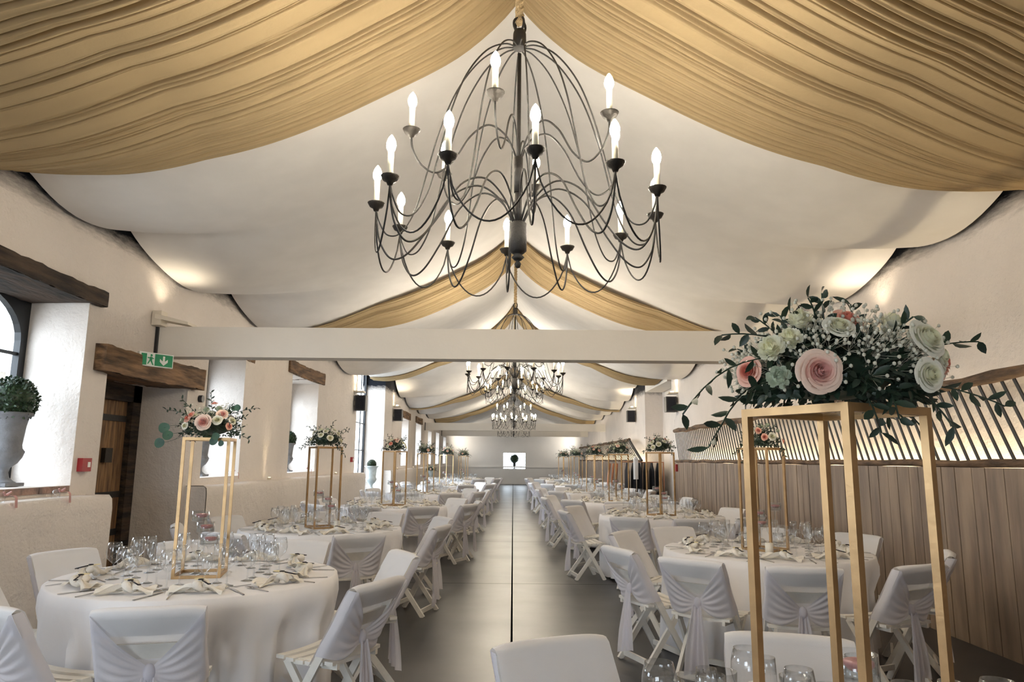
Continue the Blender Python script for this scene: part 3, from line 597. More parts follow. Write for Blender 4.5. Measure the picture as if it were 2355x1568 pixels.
# ------------------------------------------------------------------ chandeliers
def make_chandelier(label):
    # local z = 0 at the level of the lower drip pans
    t = thing('chandelier', label, 'chandelier', (0, 0, 0), 0, 'iron candle chandeliers on the ridge')
    R1, R2, ZU = .75, .587, .355
    MB().tube([(0, 0, 0.90), (0, 0, -.10)], .011, 8).tube([(0, 0, .29), (0, 0, .09)], .024, 12).tube([(0, 0, .10), (0, 0, -.1)], .019, 12).obj('shaft', M['iron'], t)
    MB().lathe([(0, -.33), (.012, -.325), (.018, -.305), (.008, -.29), (.02, -.285), (.034, -.27), (.02, -.255), (.03, -.25), (.046, -.235), (.046, -.085), (.03, -.075), (0, -.07)], n=20).obj('hub', M['iron'], t)
    MB().lathe([(0, .93), (.034, .93), (.038, .935), (.036, 1.02), (.03, 1.04), (0, 1.045)], n=18).obj('crown', M['iron'], t)
    b = MB(); b.tube([(.032 * math.cos(a) * 1.25, 0, 1.07 + .045 * math.sin(a)) for a in [i * PI / 9 for i in range(19)]], .007, 6, False); b.tube([(.0, .032 * math.cos(a) * 1.25, 1.075 + .045 * math.sin(a)) for a in [i * PI / 9 for i in range(19)]], .007, 6, False)
    b.obj('hanging_ring', M['iron'], t)
    b = MB(); b.tube([(.003 * math.sin(i * 1.9), .003 * math.cos(i * 1.9), 1.08 + i * .02) for i in range(70)], [.019 + .003 * math.sin(i * 2.1) for i in range(70)], 8)
    for s_ in range(3): b.tube([(.018 * math.cos(i * .5 + s_ * 2.1), .018 * math.sin(i * .5 + s_ * 2.1), 1.08 + i * .011) for i in range(125)], .009, 5)
    b.obj('rope', M['rope'], t)
    def pan(): return MB().lathe([(0, -.045), (.012, -.045), (.018, -.03), (.034, -.022), (.044, -.004), (.046, 0), (.038, 0), (.03, -.008), (0, -.008)], n=16)
    panm = pan().mesh('drip_pan', M['iron_pan']); cm = MB().tube([(0, 0, -.008), (0, 0, .125)], .0145, 12).mesh('candle_sleeve', M['candle'])
    bm_ = MB().lathe([(0, .122), (.013, .124), (.0200, .136), (.0235, .152), (.0225, .168), (.0165, .186), (.008, .200), (.002, .208), (0, .209)], n=10).mesh('bulb', M['bulb'])
    def arm(name, pts, a, rtop, zt):
        o = MB().tube(spline(pts, 7), .0052, 6).obj(name, M['iron'], t); o.rotation_euler.z = a
        for nm, me in (('drip_pan', panm), ('candle_sleeve', cm), ('bulb', bm_)):
            q = bpy.data.objects.new(nm, me); C.objects.link(q); q.parent = o; q.location = (rtop, 0, zt)
        return o
    for k in range(12):
        a = k * PI / 6
        arm('lower_arm', [(.02, 0, -.09), (.10, 0, .05), (.22, 0, .12), (.36, 0, .05), (.48, 0, -.14), (.58, 0, -.27), (.66, 0, -.30), (.72, 0, -.22), (.745, 0, -.10), (.75, 0, -.03)], a, R1, 0)
        d = MB().tube(spline([(.01, 0, .935), (.10, 0, .925), (.22, 0, .84), (.34, 0, .66), (.43, 0, .42), (.50, 0, .14), (.55, 0, -.04), (.62, 0, -.16), (.69, 0, -.17), (.735, 0, -.09), (.748, 0, -.03)], 6), .0045, 6).obj('dome_wire', M['iron'], t); d.rotation_euler.z = a
        g = []
        for i in range(17):
            u = i / 16; an = u * PI / 6; rr = R1 - .012 * math.sin(PI * u); zz = -.05 - .27 * math.sin(PI * u) ** .62
            g.append((rr * math.cos(an), rr * math.sin(an), zz))
        d = MB().tube(g, .0045, 6).obj('swag_wire', M['iron'], t); d.rotation_euler.z = a
    for k in range(6):
        arm('upper_arm', [(.012, 0, .28), (.07, 0, .40), (.17, 0, .45), (.27, 0, .37), (.36, 0, .22), (.45, 0, .14), (.53, 0, .17), (.578, 0, .25), (.587, 0, ZU - .03)], k * PI / 3 - .287, R2, ZU)
    return t
CH = [(3.65, 2.776, 'largest black iron candle chandelier, hanging nearest on a rope'), (11.05, 2.78, 'second iron chandelier, its dome crossed by the big white beam'), (18.4, 3.20, 'third iron chandelier, hung slightly higher under the raised roof'), (24.8, 2.80, 'fourth iron chandelier, glowing in front of the far beams'), (32.9, 2.80, 'farthest chandelier, half hidden behind the first far beam')]
ch0 = make_chandelier(CH[0][2]); ch0.location = (.016, CH[0][0], CH[0][1]); ch0.rotation_euler.z = 3.757; learn(ch0)
for i, (y, z, lab) in enumerate(CH[1:]): dup(ch0, (.016, y, z), 3.757 + .28 * (i + 1), lab)

# ------------------------------------------------------------------ chairs
def make_chair():
    t = thing('folding_chair', 'x', 'chair')
    yb = lambda z: -.26 + (.80 - z) * .575
    for sx in (-1, 1):
        MB().bar((sx * .205, yb(.79), .79), (sx * .205, yb(0.0), 0.0), .022, .042, (0, 1, 0)).obj('side_rail', M['chair'], t)
        MB().bar((sx * .178, .165, .425), (sx * .178, -.16, 0.0), .022, .04, (0, 1, 0)).obj('leg', M['chair'], t)
    MB().bar((-.178, -.125, .045), (.178, -.125, .045), .018, .04).bar((-.2, yb(.09) , .09), (.2, yb(.09), .09), .018, .035).obj('stretcher', M['chair'], t)
    b = MB()
    for k in range(6):
        y = -.145 + k * .062; dip = -.014 * math.sin(PI * k / 5)
        n = 8
        def top(u, v, y=y, dip=dip): return (-.205 + .41 * u, y + .05 * v, .447 + dip - .010 * math.sin(PI * u))
        b.grid(top, n, 1); b.grid(lambda u, v: (lambda p: (p[0], p[1], p[2] - .018))(top(u, v)), n, 1)
        for v in (0, 1): b.grid(lambda u, w_, v=v: (lambda p: (p[0], p[1], p[2] - .018 * w_))(top(u, v)), n, 1, False)
        for u in (0, 1): b.add([top(u, 0), top(u, 1), (lambda p: (p[0], p[1], p[2] - .018))(top(u, 1)), (lambda p: (p[0], p[1], p[2] - .018))(top(u, 0))], [(0, 1, 2, 3)])
    b.box((-.165, .01, .418), (.02, .32, .03)).box((.165, .01, .418), (.02, .32, .03)); b.obj('seat', M['chair'], t)
    for z0, z1 in ((.705, .795), (.585, .655)):
        b = MB()
        def f(u, v, s): z = z0 + (z1 - z0) * v; return (-.2 + .4 * u, yb(z) + s - .018 * math.sin(PI * u), z)
        for s in (-.008, .008): b.grid(lambda u, v, s=s: f(u, v, s), 8, 1)
        for v in (0, 1): b.grid(lambda u, w_, v=v: f(u, v, -.008 + .016 * w_), 8, 1)
        b.obj('back_slat', M['chair'], t)
    # sheet over the top of the back
    def cov(u, v):
        x = -.225 + .45 * u; k = v * 1.25
        if k < .12: z = .70 + k / .12 * .108; s = -.034
        elif k < .25: q = (k - .12) / .13; z = .808 + .016 * math.sin(PI * q); s = -.034 + .07 * q
        else: z = .808 - (k - .25) * .38; s = .036
        e = abs(u * 2 - 1); z -= .010 * e ** 6
        return (x, yb(min(z, .80)) + s * (1 - .15 * e) - (.018 * math.sin(PI * u)) + (.006 * math.sin(u * 17) * (1 if k > .5 else 0)), z)
    MB().grid(cov, 16, 30).obj('chair_cover', M['cover'], t)
    K = Vector((0, yb(.54) - .055, .535)); sash = MB()
    for sx in (-1, 1):
        def wing(u, v):   # u along rail from top to seat, v from rail to knot
            z = .80 - u * .33; p0 = Vector((sx * (.225 + .004 * math.sin(u * 9)), yb(z) + .022, z)); p1 = Vector((sx * .222, yb(z) - .036, z - .004))
            if v < .12: return p0.lerp(p1, v / .12)
            q = (v - .12) / .88; tgt = K + Vector((sx * .014, 0, .022 - .05 * u)); p = p1.lerp(tgt, q)
            p.z -= .035 * math.sin(PI * q) * (.15 + u); p.y -= .018 * math.sin(PI * q)
            n = .0075 * math.sin(u * 34 + q * 2) * math.sin(PI * min(1, q * 1.15)) ; p.y -= n; return p
        sash.grid(wing, 30, 16)
    so = sash.obj('sash', M['sheer'], t)
    MB().ball((K.x, K.y - .005, K.z - .005), .026, 12, 8, (.95, .8, 1.5)).obj('knot', M['sheer'], so)
    for sx, L, tw in ((-1, .44, .3), (1, .37, 1.3)):
        def tail(u, v):
            wd = .034 + .055 * min(1, u * 1.6) + .02 * u; x = sx * (.010 + .018 * u) + (v - .5) * wd
            y = K.y - .012 - .03 * math.sin(u * 1.5) - .018 * math.sin(v * 15 + tw + u * 1.2) * (.35 + .65 * u) - (.02 * (v - .5) * sx)
            return (x, y, K.z - .02 - L * u - .03 * v * u * sx)
        MB().grid(tail, 14, 20).obj('sash_tail', M['sheer'], t)
    return learn(t)
chair0 = make_chair(); used = [False]
POS = ['aisle-side seat', 'aisle-side seat, slightly far', 'far aisle-quarter', 'far seat, slightly aisle-ward', 'far seat', 'far seat, slightly wall-ward', 'far wall-quarter', 'wall-side seat, slightly far', 'wall-side seat', 'wall-side seat, slightly near', 'near wall-quarter', 'near seat, slightly wall-ward', 'near seat', 'near seat, slightly aisle-ward', 'near aisle-quarter', 'aisle-side seat, slightly near']
def pos_name(a, row):
    # a in degrees, world; row: 'window' (aisle at 0) or 'screen' (aisle at 180)
    r = a if row == 'window' else 180 - a
    s = POS[int(round((r % 360) / 22.5)) % 16]
    return s % row if '%s' in s else s
ORD = ['nearest', 'second', 'third', 'fourth', 'fifth', 'sixth', 'seventh']
def place_chair(T, a, dist=1.28, face=0, xy=None):
    ar = math.radians(a); bx_, by_ = (xy if xy else (T['x'] + dist * math.cos(ar), T['y'] + dist * math.sin(ar)))
    if xy: ar = math.atan2(by_ - T['y'], bx_ - T['x'])
    rz = ar + PI / 2 + math.radians(face)           # local +y points to the table
    ox, oy = bx_ + .26 * -math.sin(rz), by_ + .26 * math.cos(rz)
    lab = 'sashed white folding chair, %s of %s' % (pos_name(math.degrees(ar), T['row']), T['name'])
    if not used[0]:
        used[0] = True; chair0.location = (ox, oy, 0); chair0.rotation_euler.z = rz; chair0['label'] = lab; chair0['group'] = 'sashed folding chairs round the tables'; return chair0
    return dup(chair0, (ox, oy, 0), rz, lab, 'sashed folding chairs round the tables')

# ------------------------------------------------------------------ tables
TZ = .755; TR = .80
def cloth_mesh(seed, seats=()):
    R = random.Random(seed); k = R.choice([11, 12, 13]); ph = R.uniform(0, 6); ph2 = R.uniform(0, 6)
    b = MB(); N = 120
    vs = [(0, 0, TZ)]; rings = []
    for r in (.25, .5, .7, .775): rings.append([(r * math.cos(2 * PI * i / N), r * math.sin(2 * PI * i / N), TZ) for i in range(N)])
    rings.append([((TR - .004) * math.cos(2 * PI * i / N), (TR - .004) * math.sin(2 * PI * i / N), TZ - .004) for i in range(N)])
    for j in range(1, 13):
        u = j / 12; row = []
        for i in range(N):
            q = 2 * PI * i / N; f = math.sin(k * q + ph + .5 * math.sin(2 * q + ph2)); f = math.copysign(abs(f) ** .7, f) + .35 * math.sin(2.3 * k * q + ph2)
            r = TR + .004 + .048 * f * (u ** .8) + .012 * u
            for sa, reach in seats:      # seats pushed against the cloth press it inwards
                dq = abs((q - sa + PI) % (2 * PI) - PI); k_ = max(0, min(1, (.43 - dq) / .16)) * max(0, min(1, (u - .12) / .22)); k_ = k_ * k_ * (3 - 2 * k_)
                if r > reach: r = r * (1 - k_) + (reach - .05 + .042 * f) * k_
            row.append((r * math.cos(q), r * math.sin(q), (TZ - .012) * (1 - u) + .012 + .012 * (1 + math.sin(q * 5 + ph)) * u))
        rings.append(row)
    for row in rings: vs += row
    fs = [(0, 1 + i, 1 + (i + 1) % N) for i in range(N)]
    for j in range(len(rings) - 1):
        a0, a1 = 1 + j * N, 1 + (j + 1) * N; fs += [(a0 + i, a1 + i, a1 + (i + 1) % N, a0 + (i + 1) % N) for i in range(N)]
    return b.add(vs, fs, True)
def make_table():
    t = thing('round_table', 'x', 'table'); MB().lathe([(0, .715), (.785, .715), (.787, .735), (.785, .748), (0, .748)], n=48).obj('tabletop', M['chair'], t)
    for a in (.78, 2.35, 3.93, 5.5): MB().bar((.5 * math.cos(a), .5 * math.sin(a), 0), (.45 * math.cos(a), .45 * math.sin(a), .715), .04, .04, (1, 0, 0)).obj('leg', M['chair'], t)
    return learn(t)
table0 = make_table()

# glassware
def wine_prof(h, r, stem, foot, tulip=.8):
    return [(0, .0), (foot, .0), (foot, .002), (foot * .5, .006), (.004, .014), (.0035, stem), (.010, stem + .006), (r * .8, stem + (h - stem) * .25), (r, stem + (h - stem) * .5), (r * .96, stem + (h - stem) * .75), (r * tulip, h), (r * tulip - .0015, h), (r * .94, stem + (h - stem) * .72)]
GL = {}
for nm, pr in (('wine_glass', wine_prof(.205, .044, .085, .036)), ('water_goblet', wine_prof(.170, .041, .065, .034, .86)), ('champagne_flute', wine_prof(.215, .027, .085, .030, .9))):
    GL[nm] = (MB().lathe(pr, n=22).mesh(nm, M['glass']), MB().lathe([p for i, p in enumerate(pr) if i not in (2, 3, 11, 12)], n=10).mesh(nm, M['glass']))
TUMB = MB().lathe([(0, 0), (.028, 0), (.033, .05), (.039, .11), (.040, .145), (.0385, .145), (.032, .05), (.026, .006), (0, .006)], n=26).mesh('water_tumbler', M['glass'])
def cutlery(kind):
    b = MB()
    if kind == 'knife': b.grid(lambda u, v: ((v - .5) * (.009 if u < .45 else .018 - .010 * max(0, u - .8) * 5 * v), -.11 + .22 * u, .0025 + .001 * math.sin(v * PI)), 12, 3); b.bar((0, -.11, .002), (0, -.01, .002), .009, .004)
    elif kind == 'fork':
        b.bar((0, -.10, .002), (0, .03, .004), .007, .003); b.grid(lambda u, v: ((v - .5) * (.008 + .014 * math.sin(min(1, u * 2) * PI / 2)), .03 + .03 * u, .004 + .003 * u), 5, 3)
        for k in range(4): b.bar((-.009 + k * .006, .058, .007), (-.009 + k * .006, .10, .005), .0025, .002)
    else: b.bar((0, -.09, .002), (0, .03, .004), .006, .003); b.ball((0, .055, .006), .017, 10, 6, (.75, 1.3, .22))
    return b.mesh(kind, M['steel'])
CUT = {k: cutlery(k) for k in ('knife', 'fork', 'spoon')}
# napkin tied in a knot with a key
def make_napkin(seed):
    R = random.Random(seed); t = thing('knotted_napkin', 'x', 'napkin')
    b = MB()
    for s_, L, w_ in ((-1, .14, .07), (1, .10, .10)):
        ph = R.uniform(0, 6)
        b.grid(lambda u, v: (s_ * (.02 + L * u), (v - .5) * (.03 + w_ * u ** .8) + .02 * math.sin(u * 3 + ph), .012 + .020 * (1 - u) + (.012 + .010 * (1 - u)) * math.sin(v * 13 + ph) * (.5 + .5 * u) * (1 if u < .97 else .5) + .012 * math.sin(u * 5 + v * 4)), 12, 20)
        b.grid(lambda u, v: (s_ * (.02 + L * .93 * u), (v - .5) * (.03 + w_ * .9 * u ** .8) + .02 * math.sin(u * 3 + ph), .006 + .010 * (1 - u)), 8, 6)
    b.tube([(.026 * math.cos(a) * .9, .034 * math.sin(a), .034 + .014 * math.sin(2 * a)) for a in [i * PI / 8 for i in range(17)]], [.017 + .004 * math.sin(i * 1.3) for i in range(17)], 8, False)
    b.ball((0, 0, .036), .024, 10, 7, (1.1, 1.3, .8)); b.obj('napkin_cloth', M['napkin'], t)
    b = MB().tube([(.01, -.01, .062), (.055, -.055, .050)], .0035, 6).tube([(.0 + .012 * math.cos(a), -.0 + .012 * math.sin(a), .066) for a in [i * PI / 5 for i in range(11)]], .003, 5, False)
    b.bar((.048, -.048, .050), (.058, -.036, .050), .008, .004).bar((.056, -.056, .050), (.064, -.046, .050), .006, .004); b.obj('key_charm', M['key'], t)
    b = MB().grid(lambda u, v: (-.01 + .03 * u * math.cos(2 * PI * v), .022 + .026 * u * math.sin(2 * PI * v), .063 + .004 * math.sin(4 * v)), 2, 12); b.obj('card_tag', M['card'], t)
    return learn(t)
naps = [make_napkin(s) for s in (1, 2)]; nap_used = [False, False]
# floating candle holders
def make_holder(h):
    t = thing('candle_holder', 'x', 'candle holder'); c0 = h - .062
    MB().lathe([(0, 0), (.040, 0), (.040, .003), (.012, .010), (.006, .03), (.005, c0 - .03), (.014, c0 - .008), (.046, c0), (.052, c0 + .004), (.052, h), (.0495, h), (.0495, c0 + .006), (0, c0 + .004)], n=24).obj('stemmed_cup', M['glass'], t)
    MB().lathe([(0, c0 + .007), (.049, c0 + .007), (.049, c0 + .03), (0, c0 + .031)], n=20).obj('water', M['water'], t)
    return learn(t)
HH = (.37, .31, .245); holders = [make_holder(h) for h in HH]; h_used = [False] * 3
FC = MB().lathe([(0, 0), (.026, .002), (.036, .014), (.034, .022), (.014, .024), (.004, .020), (0, .020)], n=16).mesh('floating_candle', M['pinkwax'])
# gold stand
def make_stand(H=.81, S=.25, bw=.017):
    t = thing('flower_stand', 'x', 'flower stand'); s = S / 2
    for i, (a, c) in enumerate(((-1, -1), (1, -1), (1, 1), (-1, 1))): MB().bx(a * s - bw / 2, a * s + bw / 2, c * s - bw / 2, c * s + bw / 2, 0, H).obj('leg', M['brass'], t)
    for z, nm in ((bw / 2, 'base_frame'), (H - bw / 2, 'top_frame')):
        b = MB(); e = s - bw / 2
        for p in (-s, s): b.bx(-e, e, p - bw / 2, p + bw / 2, z - bw / 2, z + bw / 2).bx(p - bw / 2, p + bw / 2, -e, e, z - bw / 2, z + bw / 2)
        b.obj(nm, M['brass'], t)
    MB().bx(-s + bw, s - bw, -s + bw, s - bw, H - .008, H - .002).obj('top_tray', M['pane'], t)
    return learn(t)
stand0 = make_stand(); st_used = [False]

# ------------------------------------------------------------------ flowers
def rose_mesh(m, r, seed, nm='rose', det=1):
    R = random.Random(seed); b = MB()
    rings = ((2, .12, .74), (3, .23, .78), (3, .36, .78), (4, .50, .72), (5, .66, .62), (5, .84, .50), (5, 1.04, .36)) if det else ((3, .3, .75), (4, .62, .62), (5, 1.0, .4))
    off = 0; nu, nv = (7, 8) if det else (3, 4)
    b.tube([(0, 0, 0), (0, 0, r * .66)], r * .05, 6)
    for ri, (n, rad, h) in enumerate(rings):
        f = ri / (len(rings) - 1)
        for k in range(n):
            a0 = off + 2 * PI * k / n + R.uniform(-.15, .15); wd = 2 * PI / n * (1.45 - .1 * f); rr = rad * r * R.uniform(.93, 1.07); hh = h * r * R.uniform(.95, 1.06); tip = R.uniform(.5, 1.4)
            def pet(u, v):
                c = 2 * v - 1; an = a0 + (v - .5) * wd * (.45 + .55 * math.sin(min(1, u + .2) * PI / 2))
                prof = math.sin(min(1, u * 1.25) * PI / 2) ** .6
                out = rr * (.18 + .82 * prof) * (1 + .10 * c) ; z = hh * (u ** 1.6) - .10 * hh * abs(c) ** 2.5 * u
                roll = max(0, u - .74) / .26; out += rr * (.06 + .24 * f) * roll ** 1.5 * (1 - .35 * c * c) + .05 * r * tip * f * roll * (1 - abs(c)); z -= r * (.02 + .16 * f) * roll ** 2
                return (out * math.cos(an), out * math.sin(an), z)
            b.grid(pet, nu, nv)
        off += .9
    return b.mesh(nm, m)
def bloom_mesh(m, r, seed, nm):
    R = random.Random(seed); b = MB()
    for _ in range(70):
        v = Vector((R.gauss(0, 1), R.gauss(0, 1), abs(R.gauss(0, 1)) + .1)).normalized(); p = v * r * .55; b.leaf(p, v + Vector((R.uniform(-.5, .5), R.uniform(-.5, .5), 0)), Vector((0, 0, 1)), r * .5, r * .42, -.2)
    b.ball((0, 0, r * .2), r * .55, 10, 6); return b.mesh(nm, m)
RM = {('rose', 1): rose_mesh(M['rose'], 1, 1), ('peach', 1): rose_mesh(M['peach'], 1, 2), ('white', 1): rose_mesh(M['white_rose'], 1, 3), ('green', 1): bloom_mesh(M['green_rose'], 1, 4, 'rose'), ('ruffle', 1): bloom_mesh(M['white_rose'], 1, 5, 'rose'),
      ('rose', 0): rose_mesh(M['rose'], 1, 1, det=0), ('peach', 0): rose_mesh(M['peach'], 1, 2, det=0), ('white', 0): rose_mesh(M['white_rose'], 1, 3, det=0), ('green', 0): bloom_mesh(M['green_rose'], 1, 4, 'rose'), ('ruffle', 0): bloom_mesh(M['white_rose'], 1, 5, 'rose')}
LABR = {'rose': 'blush pink rose', 'peach': 'peach rose', 'white': 'ivory white rose', 'green': 'pale green bloom', 'ruffle': 'ruffled white bloom'}
def sprig(b, p, d, L, n, lw, R, droop=.6, leafm=1.0, stem=.0018):
    pts = []; p = Vector(p); d = Vector(d).normalized(); q = p.copy(); m = 8
    for i in range(m + 1): pts.append(q.copy()); q = q + d * (L / m); d = (d + Vector((R.uniform(-.1, .1), R.uniform(-.1, .1), -droop / m))).normalized()
    b.tube(pts, stem, 4)
    for i in range(n):
        t = .15 + .85 * i / (n - 1); k = min(m - 1, int(t * m)); c = pts[k].lerp(pts[k + 1], t * m - k); ax = (pts[k + 1] - pts[k]).normalized()
        s = ax.orthogonal(); s.rotate(Matrix.Rotation(i * 2.4 + R.uniform(-.4, .4), 3, ax)); b.leaf(c, ax * .75 + s * .8, ax.cross(s) + Vector((0, 0, .3)), lw * 2.4 * R.uniform(.75, 1.15) * leafm, lw * R.uniform(.8, 1.1), .2)
def bouquet(name_label, seed, rx, h, roses, n_fill, n_sprig, lw, sprigs_extra=(), discs=(), gyp=60, det=1, outl=.16, zk=1.0):
    R = random.Random(seed); t = thing('flower_arrangement', name_label, 'flower arrangement', (0, 0, 0), 0, 'tall table flower arrangements')
    b = MB(); b.ball((0, 0, h * .36), rx * .66, 14, 8, (1, 1, h / rx * .5))
    for _ in range(n_fill):   # dense leaf mass
        a = R.uniform(0, 2 * PI); e = math.asin(R.uniform(-.25, 1)); v = Vector((math.cos(a) * math.cos(e), math.sin(a) * math.cos(e), math.sin(e)))
        k = R.uniform(.72, 1.0); p = Vector((v.x * rx * k, v.y * rx * k, h * .16 + v.z * h * .72 * k)); d = v + Vector((R.uniform(-.8, .8), R.uniform(-.8, .8), R.uniform(-.7, .5)))
        b.leaf(p - d.normalized() * lw, d, v + Vector((R.uniform(-.3, .3), R.uniform(-.3, .3), .3)), lw * R.uniform(1.9, 2.8), lw * R.uniform(.8, 1.1), R.uniform(-.1, .4))
    for i in range(n_sprig):
        a = 2 * PI * i / n_sprig + R.uniform(-.2, .2); e = R.uniform(-.15, 1.1)
        v = Vector((math.cos(a) * math.cos(e), math.sin(a) * math.cos(e), math.sin(e))); sprig(b, (v.x * rx * .55, v.y * rx * .55, .02 + v.z * h * .6), v, rx * .45 + outl * R.uniform(.5, 1.1), 9, lw, R, .9 if e < .5 else .3)
    for (p, d, L, n, dr) in sprigs_extra: sprig(b, p, d, L, n, lw * 1.15, R, dr)
    b.obj('foliage', M['leaf'], t)
    if discs:
        b = MB()
        for (p, r) in discs:
            n = Vector((R.uniform(-.3, .3), -1, R.uniform(-.2, .3))).normalized(); s = n.orthogonal().normalized(); u = n.cross(s)
            b.add([Vector(p)] + [Vector(p) + (s * math.cos(q) + u * math.sin(q)) * r * (1 + .06 * math.sin(3 * q)) + n * .004 * math.cos(2 * q) for q in [i * PI / 8 for i in range(16)]], [(0, 1 + i, 1 + (i + 1) % 16) for i in range(16)], True)
            b.tube(spline([p, (p[0] * .75, p[1] * .8, p[2] + .015), (p[0] * .35, p[1] * .3, .03)], 4), .0015, 4)
        b.obj('eucalyptus_leaves', M['euca'], t)
    if gyp:
        b = MB()
        for _ in range(gyp // 6):
            a = R.uniform(0, 2 * PI); e = math.asin(R.uniform(.1, 1)); c = Vector((math.cos(a) * math.cos(e) * rx * 1.02, math.sin(a) * math.cos(e) * rx * 1.02, h * .16 + math.sin(e) * h * .86))
            for _ in range(10):
                p = c + Vector((R.gauss(0, 1), R.gauss(0, 1), R.gauss(0, 1))) * rx * .10; b.ball(p, .0042 if det else .005, 5, 3)
                b.tube([c * .8, p], .0005, 3, False)
        b.obj('baby_breath', M['gyp'], t)
    for (kind, p, r, d) in roses:
        if zk < 1 and r < .0455: r *= 1.08
        p = (p[0], p[1], p[2] * zk)
        o = bpy.data.objects.new('rose', RM[(kind, det)]); C.objects.link(o); o.parent = t; o.location = p; o.scale = (r * .70, r * .70, r * .78)
        d = Vector(d if d else (p[0], p[1], p[2] * .6 + .02)); o.rotation_euler = d.to_track_quat('Z', 'Y').to_euler(); o['label'] = LABR[kind]
    return learn(t)
def auto_roses(seed, n, rx, h, r, kinds):
    R = random.Random(seed); out = []
    for i in range(n):
        a = 2 * PI * i * .618 + R.uniform(-.2, .2); e = .12 + 1.15 * ((i + .5) / n) ** 1.1
        out.append((R.choice(kinds), (math.cos(a) * math.cos(e) * rx * .92, math.sin(a) * math.cos(e) * rx * .92, h * .14 + math.sin(e) * h * .74), r * R.uniform(.75, 1.15), None))
    return out

# ------------------------------------------------------------------ the tables, laid
TAB = [dict(x=-1.86, y=4.42, row='window', n=0, hero='L1', rot=-32), dict(x=-1.93, y=7.42, row='window', n=1, hero='L2', rot=-10), dict(x=-1.80, y=11.0, row='window', n=2, rot=12), dict(x=-1.81, y=15.0, row='window', n=3, rot=20), dict(x=-1.79, y=19.5, row='window', n=4, rot=5), dict(x=-1.72, y=25.0, row='window', n=5, rot=30),
       dict(x=.69, y=1.545, row='screen', n=-1, hero='R0', rot=-16), dict(x=2.03, y=5.92, row='screen', n=0, hero='R1', rot=-5), dict(x=1.93, y=9.5, row='screen', n=1, rot=-14), dict(x=1.85, y=12.7, row='screen', n=2, rot=8), dict(x=1.80, y=16.0, row='screen', n=3, rot=-10), dict(x=1.80, y=20.5, row='screen', n=4, rot=18), dict(x=1.76, y=25.2, row='screen', n=5, rot=0)]
for T in TAB: T['name'] = ('the very front table' if T['n'] < 0 else 'the %s %s-row table' % (ORD[T['n']], T['row']))
CHX = {('window', 0): [(-2.28, 3.2), (-1.54, 3.18), (-.70, 3.90), (-.74, 5.06), (-1.62, 5.70), (-3.03, 4.98), (-2.45, 5.60), (-3.12, 4.2)],
       ('screen', 0): [(.78, 5.42), (1.00, 6.66), (1.17, 4.86), (1.79, 4.55), (2.58, 4.68), (3.16, 5.36), (3.10, 6.62), (2.45, 7.15), (1.55, 7.13)],
       ('screen', -1): [(.14, 2.68), (1.02, 2.78)],
       ('window', 1): [(-1.30, 6.26), (-.68, 7.08), (-.76, 8.06), (-1.50, 8.70), (-3.2, 6.98), (-2.45, 6.22), (-3.12, 7.95), (-2.35, 8.68)],
       ('screen', 1): [(1.32, 8.32), (2.02, 8.2), (.65, 9.25), (.85, 10.25), (1.55, 10.75), (2.4, 10.7), (3.05, 10.1), (3.15, 9.3), (2.75, 8.5)]}
RR = random.Random(5)
NAPM = {}
def one(meshname, me, loc, rz, label, cat, group, sc_=1.0):
    o = bpy.data.objects.new(meshname, me); C.objects.link(o); o.location = loc; o.rotation_euler.z = rz
    if sc_ != 1: o.scale = (sc_,) * 3
    return tag(o, label, cat, group)
tt = [False]
